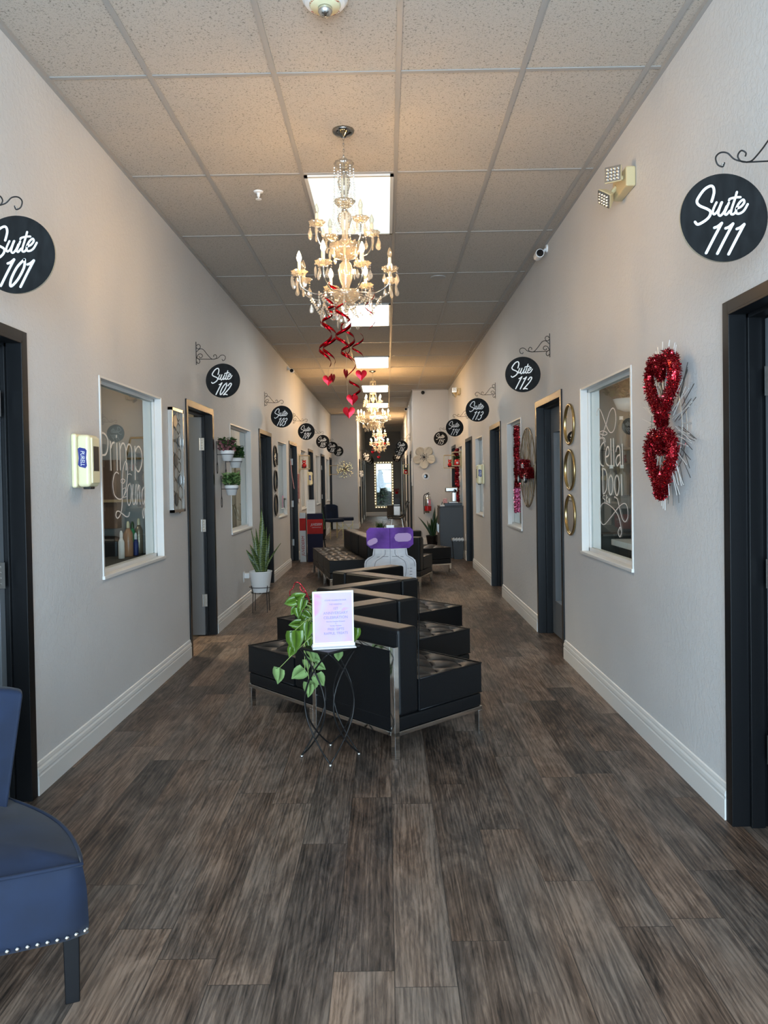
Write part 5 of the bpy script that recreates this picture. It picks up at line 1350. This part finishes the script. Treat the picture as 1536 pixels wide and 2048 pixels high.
MB().box((-.12, -.055, .20), (.11, .055, .29)).build('mixer_head', M['steel'], t, bevel=.022, seg=4)
q = MB(); q.lathe([(.028, 0), (.026, .008), (0, .009)], 18); q.v = [(a+.055, -.056-c, b+.225) for a, b, c in q.v]; q.build('mixer_knob', M['gloss_black'], t)
tag(MB().box((-.035, -.03, 0), (.035, .03, .08)).build('gift_box', mat('pink_white_card', (.62, .30, .28), .5, noise=.5, nscale=40), loc=(1.065, 13.98, 1.002), bevel=.002), 'small pink and white box beside the steel mixer', 'box')
t = thing('note_stack', 'white note pad on the left end of the grey cabinet', 'paper pad', (1.01, 13.98, .946)); MB().box((-.04, -.05, 0), (.04, .05, .025)).build('pad_sheets', M['paper'], t); MB().tube([(-.01, 0, .025), (.005, 0, .08)], .006, 6).build('pen', M['black_plastic'], t)
t = thing('waste_bin', 'dark grey waste bin with a clear liner in front of the cabinet', 'bin', (1.262, 13.72, 0))
mb = MB(); lo = [(-.075, -.06), (.075, -.06), (.075, .06), (-.075, .06)]
vs = [(a, b, 0) for a, b in lo]+[(a*1.32, b*1.32, .36) for a, b in lo]+[(a*1.24, b*1.24, .36) for a, b in lo]+[(a*.95, b*.95, .01) for a, b in lo]
mb.add(vs, [(3, 2, 1, 0)]+[(i, (i+1) % 4, 4+(i+1) % 4, 4+i) for i in range(4)]+[(4+i, 4+(i+1) % 4, 8+(i+1) % 4, 8+i) for i in range(4)]+[(8+i, 8+(i+1) % 4, 12+(i+1) % 4, 12+i) for i in range(4)]+[(12, 13, 14, 15)])
mb.build('bin_body', M['bin'], t, bevel=.006)
mb = MB(); rr = [(a*1.36, b*1.36) for a, b in lo]; n = 48; vs = []
for k_ in range(3):
    for i in range(n):
        q = i/n*4; j = int(q) % 4; a = Vector(rr[j]).lerp(Vector(rr[(j+1) % 4]), q-int(q)); s_ = 1+.03*k_; vs.append((a.x*s_, a.y*s_, .372-.022*k_+.010*math.sin(i*2.1+k_)))
mb.add(vs, [(k_*n+i, k_*n+(i+1) % n, (k_+1)*n+(i+1) % n, (k_+1)*n+i) for k_ in range(2) for i in range(n)]); o = mb.build('bin_liner', M['bag'], t, smooth=True); o.modifiers.new('sol', 'SOLIDIFY').thickness = .002
# red garland by the right corner
random.seed(17)
t = thing('foil_garland', 'long red foil garland hanging down the right wall by the corner shelf', 'decoration', (XR-.03, 14.75, 2.0))
mb = MB()
for i in range(30): tblob(mb, (.0, .04*math.sin(i*.9), -.036*i), (.022, (.05 if i < 10 else .030 if i < 17 else .055), .02), 70, .03)
mb.build('foil', M['tinsel'], t)
t = thing('power_outlet', 'white outlet plate low on the right wall beside the waste bin', 'outlet', (XR, 13.62, .40)); MB().box((-.006, -.036, -.058), (0, .036, .058)).build('outlet_plate', M['white'], t, bevel=.002)
t = thing('wall_papers', 'column of small white notices beside the third right window', 'notices', (XR, 10.98, 1.2))
for z, h in ((.50, .03), (.28, .05), (.0, .10), (-.18, .05)): MB().box((-.004, -.02, z-h), (0, .05, z+h*.2)).build('notice', M['paper'], t)

# ================================================================== left end wall and far corridor
t = thing('gold_starburst', 'round burst of small gold discs on the left end wall', 'wall art', (-1.246, YLE, 1.775))
random.seed(19); mb = MB(); mb2 = MB()
for i in range(90):
    a = random.uniform(0, 2*PI); r = .26*math.sqrt(random.random()); c = (r*math.cos(a), -.03-random.uniform(0, .05), r*math.sin(a))
    n = 8; mb.prism([(.013*math.cos(2*PI*k_/n), .013*math.sin(2*PI*k_/n)) for k_ in range(n)], c, (1, 0, 0), (0, 0, 1), (0, -1, 0), .003); mb2.tube([(0, -.01, 0), c], .0018, 4)
mb.build('gold_discs', M['gold'], t); mb2.build('gold_wires', M['gold'], t)
def stool_chair(loc, rotz, label):
    t = thing('blue_chair', label, 'chair', loc, rotz)
    MB().box((-.23, -.22, .42), (.23, .22, .50)).build('seat', M['velvet'], t, bevel=.02)
    for x in (-.20, .20):
        for y in (-.19, .19): MB().tube([(x, y, .42), (x*1.02, y, 0)], .009, 6).build('leg', M['gold'], t)
    mb = MB()
    for e in (-.19, .19): mb.tube([(-.2, e, .10), (0, e, .32), (.2, e, .10)], .005, 6); mb.tube([(-.2, e, .32), (0, e, .10), (.2, e, .32)], .005, 6)
    mb.build('cross_brace', M['gold'], t)
    return t
stool_chair((-1.10, 19.75, 0), .05, 'low blue upholstered stool with gold legs by the left end wall')
t = thing('velvet_chair', 'small dark blue velvet chair with gold legs seen beyond the display boxes', 'chair', (-1.345, 19.05, 0), math.radians(-60))
MB().box((-.20, -.20, .42), (.20, .20, .50)).build('seat', M['velvet'], t, bevel=.02)
mb = MB(); n = 12
vs = []
for k_ in range(2):
    for i in range(n+1):
        a = PI*(.25+1.5*i/n)*.5+PI*.25; r = .21-.03*k_; vs += [(-.02+r*math.cos(a+PI/4)*1, r*math.sin(a+PI/4), .46), (-.05+r*math.cos(a+PI/4), r*math.sin(a+PI/4), .86-.05*abs(2*i/n-1)**3)]
m_ = 2*(n+1); fs = []
for i in range(n): a = 2*i; fs += [(a, a+2, a+3, a+1), (m_+a, m_+a+1, m_+a+3, m_+a+2), (a+1, a+3, m_+a+3, m_+a+1), (a, m_+a, m_+a+2, a+2)]
fs += [(0, 1, m_+1, m_), (2*n, m_+2*n, m_+2*n+1, 2*n+1)]
mb.add(vs, fs).build('backrest', M['velvet'], t, smooth=False, bevel=.006)
for x in (-.17, .17):
    for y in (-.17, .17): MB().tube([(x, y, .43), (x*1.05, y*1.05, 0)], .010, 6).build('leg', M['gold'], t)
# black shell chairs in the far corridor, water dispenser, bin, planter
def shell_chair(loc, rotz, label):
    t = thing('shell_chair', label, 'chair', loc, rotz, 'glossy black shell chairs')
    prof = [(.23, .43), (.20, .455), (.10, .45), (-.08, .44), (-.17, .47), (-.215, .58), (-.25, .72), (-.285, .83), (-.32, .85)]
    vs = []; m_ = 9
    for i, (x, z) in enumerate(prof):
        for j in range(m_): s_ = -1+2*j/(m_-1); w = .22*(1-.18*(i/8)**2); vs.append((x, w*s_, z+.035*s_*s_))
    fs = [(i*m_+j, i*m_+j+1, (i+1)*m_+j+1, (i+1)*m_+j) for i in range(len(prof)-1) for j in range(m_-1)]
    o = MB().add(vs, fs).build('shell', M['gloss_black'], t, smooth=True); so = o.modifiers.new('sol', 'SOLIDIFY'); so.thickness = .015
    for x, y in ((.16, .17), (.16, -.17), (-.16, .17), (-.16, -.17)): MB().tube([(x*.8, y*.8, .44), (x*1.15, y*1.1, 0)], .010, 6).build('leg', M['chrome'], t)
shell_chair((.25, 19.7, 0), PI, 'nearer glossy black shell chair in the narrow corridor')
shell_chair((.25, 20.75, 0), PI, 'farther glossy black shell chair in the narrow corridor')
t = thing('water_dispenser', 'black and steel water dispenser near the far window', 'water cooler', (.36, 28.2, 0))
MB().box((-.13, -.14, 0), (.13, .14, .93)).build('body', M['black_plastic'], t, bevel=.01)
MB().box((-.115, -.146, .12), (.115, -.13, .48)).build('lower_door', M['steel'], t, bevel=.004); MB().box((-.11, -.146, .76), (.11, -.13, .91)).build('control_panel', M['cab_grey'], t); MB().box((-.11, -.150, .52), (.11, -.13, .54)).build('drip_tray', M['steel'], t)
t = thing('red_centrepiece', 'red leafy arrangement on top of the water dispenser', 'decoration', (.36, 28.2, .935)); random.seed(31)
MB().lathe([(.05, 0), (.06, .08), (0, .08)], 12).build('pot', M['red_gloss'], t); foliage(60, .10, .08, 'g', .06, 1.0).build('foliage', M['mauve'], t)
t = thing('waste_bin', 'square brown bin under the far window by the water dispenser', 'bin', (.12, 29.6, 0)); MB().box((-.13, -.13, 0), (.13, .13, .48)).build('bin_body', mat('brown_wicker', (.10, .08, .06), .6, noise=.4, nscale=30), t, bevel=.01)
MB().lathe([(.10, .481), (.10, .484), (0, .486)], 16).build('bin_flap', M['black_plastic'], t)
# coffee table with grass plant behind the far cluster
t = thing('coffee_table', 'low black table behind the far sofa cluster carrying a grass plant', 'table', (-.10, 14.1, 0))
MB().box((-.28, -.22, .40), (.28, .22, .43)).build('table_top', M['black_wood'], t, bevel=.004)
for x in (-.25, .25):
    for y in (-.19, .19): MB().box((x-.015, y-.015, 0), (x+.015, y+.015, .40)).build('leg', M['black_wood'], t)
t = thing('grass_plant', 'spiky green grass plant in a low white pot on the far black table', 'plant', (-.13, 14.1, .431)); random.seed(23)
MB().lathe([(.06, 0), (.075, .07), (.070, .07), (0, .06)], 18).build('pot', M['offwhite'], t)
mb = MB()
for i in range(90):
    a = random.uniform(0, 2*PI); r = random.uniform(.05, .17); h = random.uniform(.10, .22); b = Vector((.03*math.cos(a), .03*math.sin(a), .06)); e = Vector((r*math.cos(a), r*math.sin(a), .06+h)); s_ = Vector((-math.sin(a), math.cos(a), 0))*.005
    mid = b.lerp(e, .5)+Vector((0, 0, .03)); mb.add([b-s_, b+s_, mid+s_, e, mid-s_], [(0, 1, 2, 3, 4)])
mb.build('blades', M['green'], t)
tag(MB().lathe([(.035, 0), (.045, .02), (.045, .09), (.03, .10), (0, .10)], 14).build('red_candle', M['red_gloss'], loc=(-.31+.02, 13.95, .431)), 'small red candle jar at the left of the far grass plant', 'candle')
# hanging notices on the far right wall
t = thing('wall_notices', 'tall white notice panels on the right wall of the narrow corridor', 'notices', (XNR, 17.7, 1.6))
MB().box((-.02, -.12, -.30), (0, .12, .34)).build('notice', M['paper'], t); MB().box((-.02, .18, -.22), (0, .30, .28)).build('notice', M['paper'], t)
box_shelf(XNR, 1, 20.2, 1.72, 'wall shelf with a red pot in the narrow corridor', .10, .16); shelf_bear(XNR-.09, 20.2, 1.604, 'red pot on the narrow corridor shelf', 'pot')
t = thing('white_flower_bunch', 'bunch of white flowers hung on the left wall of the narrow corridor', 'flowers', (XNL, 24.0, 1.62)); random.seed(41)
mb = MB()
for i in range(22): mb.ball((.04+random.uniform(0, .08), random.uniform(-.10, .10), random.uniform(-.05, .14)), .024, 6, 4)
mb.build('blossoms', M['white'], t); MB().box((.0, -.07, -.36), (.03, .07, -.06)).build('ribbon', M['paper'], t)
# outside the far window: parked car and conifer
t = thing('parked_car', 'dark car parked outside the far window', 'car', (.05, YF+7.0, -.05))
side = [(-2.1, .25), (-2.15, .62), (-1.9, .85), (-1.2, .92), (-.7, 1.36), (.6, 1.40), (1.25, .98), (2.05, .86), (2.15, .5), (2.1, .25)]
MB().prism(side, (0, .85, 0), (1, 0, 0), (0, 0, 1), (0, -1, 0), 1.7).build('car_body', M['car'], t, bevel=.06)
MB().prism([(-1.1, .94), (-.66, 1.30), (.55, 1.33), (1.05, .98)], (0, -.852, 0), (1, 0, 0), (0, 0, 1), (0, -1, 0), .006).build('car_window', M['silver'], t)
for x in (-1.35, 1.35):
    q = MB(); q.lathe([(.32, 0), (.32, .2), (.19, .21), (0, .21)], 24); q.v = [(a+x, -.70-c, b+.32) for a, b, c in q.v]; q.build('wheel', M['tire'], t)
def conifer(x, y, h, label):
    t = thing('conifer', label, 'tree', (x, y, -.05)); random.seed(int(x*10)+5)
    MB().lathe([(.09, 0), (.05, h*.6), (0, h*.95)], 8).build('trunk', M['black_wood'], t)
    mb = MB()
    for i in range(900):
        q = random.random()**.8; z = .35+(h-.35)*q; r = (1-q)*h*.26*random.uniform(.3, 1); a = random.uniform(0, 2*PI); c = Vector((r*math.cos(a), r*math.sin(a), z)); d = Vector((math.cos(a), math.sin(a), -.4)).normalized()*.16; s_ = Vector((-math.sin(a), math.cos(a), 0))*.05
        mb.add([c-s_, c+s_, c+d+s_*.3, c+d-s_*.3], [(0, 1, 2, 3)])
    mb.build('needles', M['tree'], t)
conifer(-.30, YF+4.2, 2.0, 'dark conifer shrub outside the far window')

# ================================================================== things inside the two nearest suites
# left suite: product bottles on a ledge below the lettered window
struct(MB().box((XL-WT-.30, 4.25, .86), (XL-WT, 5.88, .90)).build('trim_ledge_left', M['room_dark']))
def bottle(loc, label, prof, m_, cap=None, capm='white', grp=None):
    t = thing('product_bottle', label, 'bottle', loc, 0, grp)
    MB().lathe(prof, 18).build('bottle_body', m_, t, smooth=True)
    z = prof[-1][1]
    MB().lathe(cap or [(.012, z), (.012, z+.03), (.006, z+.05), (0, z+.05)], 12).build('bottle_cap', M[capm], t)
amber = mat('amber_lotion', (.42, .24, .14), .3); champ = mat('champagne_metal', (.40, .34, .25), .3, .6); grn = mat('green_plastic', (.03, .28, .10), .3); blu = mat('blue_label', (.03, .05, .22), .4)
std = lambda r, h: [(r*.95, 0), (r, .006), (r, h*.8), (r*.6, h*.93), (.010, h), (0, h)]
for px, Y, r, h, m_, cm, lb in ((243, 5.46, .022, .15, M['white'], 'white', 'white spray bottle with a dark blue label on the left suite ledge'), (257, 5.62, .034, .21, amber, 'almond', 'amber lotion bottle with a tall white nozzle behind the left lettered window'),
                            (266, 5.76, .026, .20, grn, 'green', 'green pump bottle in the left suite window'), (281, 5.87, .030, .22, champ, 'almond', 'champagne coloured tall bottle at the right of the left suite ledge'), (272, 5.70, .018, .12, blu, 'white', 'small blue bottle between the amber and champagne ones')):
    p = px_at(px, 1100, Y=Y); bottle((p.x, min(Y, 5.84), .901), lb, std(r, h), m_, None, cm, 'product bottles in the left suite window')
# dark figure-like chair back and a neon-like gold triangle shelf frame are kept as furniture silhouettes
t = thing('gold_frame_lamp', 'gold wire frame lamp on the rear wall inside the left lettered suite', 'lamp', (XL-.26, 5.86, 1.71))
mb = MB(); P = [(-.10, 0, -.08), (.10, 0, -.08), (.06, 0, .08), (-.06, 0, .08)]
for i in range(4): mb.tube([P[i], P[(i+1) % 4]], .008, 6)
mb.build('wire_frame', M['gold'], t)
t = thing('salon_chair', 'dark salon chair inside the left lettered suite', 'chair', (XL-.62, 5.42, 0))
MB().box((-.28, -.28, .45), (.28, .28, .58)).build('seat', M['black_plastic'], t, bevel=.03); MB().box((-.28, .22, .58), (.28, .32, 1.05)).build('backrest', M['black_plastic'], t, bevel=.05)
MB().lathe([(.28, 0), (.28, .02), (.04, .05), (.04, .45)], 20).build('pedestal', M['chrome'], t)
t = thing('wall_cabinet', 'brown wooden shelf unit on the back wall of the left lettered suite', 'shelf', (XL-.55, 5.80, 0)); MB().box((-.25, -.02, 1.1), (.14, .08, 1.62)).build('cabinet_body', mat('dark_brown_wood', (.14, .08, .05), .5), t); MB().box((-.25, -.06, 1.30), (.34, -.02, 1.32)).build('shelf_board', M['brass_wood'], t)
# right suite: shelves with white jugs and a plant
t = thing('product_shelf', 'dark shelf unit with pale grey jugs inside the right lettered suite', 'shelf', (XR+WT+.22, 5.56, 0))
for z in (1.02, 1.29, 1.64): MB().box((-.20, -.10, z-.014), (.35, .14, z)).build('shelf_board', M['room_dark'], t)
MB().box((-.20, .13, .0), (.35, .145, 2.2)).build('back_panel', mat('taupe_panel', (.16, .145, .12), .7), t)
M['jug_grey'] = mat('smoked_grey_bottle', (.17, .17, .16), .35)
jug = lambda r, h: [(r*.95, 0), (r, .01), (r, h*.72), (r*.75, h*.84), (.012, h*.90), (.012, h), (0, h)]
i = 0
for z, xs in ((1.29, (1.625, 1.70, 1.785, 1.87)), (1.64, (1.70, 1.78, 1.87))):
    for x in xs:
        i += 1; bottle((x, 5.52, z+.001), '%s pale grey product jug on the %s shelf of the right lettered suite' % (('first', 'second', 'third', 'fourth', 'first', 'second', 'third')[i-1], 'middle' if z < 1.4 else 'upper'), jug(.034, .20), (M['jug_grey'] if i % 3 else M['cab_grey']), [(.014, .20), (.014, .225), (0, .225)], 'white', 'product jugs in the right suite')
t = thing('ceiling_greenery', 'dark leafy garland over the top of the right lettered window', 'plant', (XR+WT+.22, 5.50, 2.08)); random.seed(51); mb = foliage(400, .18, -.06, 'g', .05, .6); mb.build('foliage', M['dark_leaf'], t)
t = thing('bowl_lamp', 'white bowl shaped lamp inside the right lettered suite', 'lamp', (XR+WT+.19, 5.42, 1.98)); MB().lathe([(.02, -.09), (.07, -.07), (.10, 0), (.09, 0), (.06, -.06), (0, -.08)], 24).build('lamp_shade', M['offwhite'], t, smooth=True)
t = thing('desk', 'white topped dark desk inside the right lettered suite', 'desk', (XR+WT+.42, 4.95, 0)); MB().box((-.36, -.45, .95), (.5, .45, .99)).build('desk_top', M['offwhite'], t); MB().box((-.32, -.4, 0), (.45, .4, .95)).build('desk_body', M['room_dark'], t)
# curtains behind the farther windows
for (a, b), sd, xin in [(w_, -1, XL) for w_ in LW[1:]]+[(w_, 1, XR) for w_ in RW[1:3]]:
    mb = MB(); n = 60; vs = []; y0_, y1_ = a+.25, b+.15
    for i in range(n+1): x = xin+sd*(WT+.10+.025*math.sin(i*1.1)); y = y0_+(y1_-y0_)*i/n; vs += [(x, y, .01), (x, y, 2.3)]
    mb.add(vs, [(2*i, 2*i+2, 2*i+3, 2*i+1) for i in range(n)])
    o = mb.build('window_curtain', M['curtain']); tag(o, 'beige curtain drawn behind the suite window %.0f metres down the %s wall' % (a, 'left' if sd < 0 else 'right'), 'curtain', 'beige curtains behind the suite windows'); o.modifiers.new('sol', 'SOLIDIFY').thickness = .003
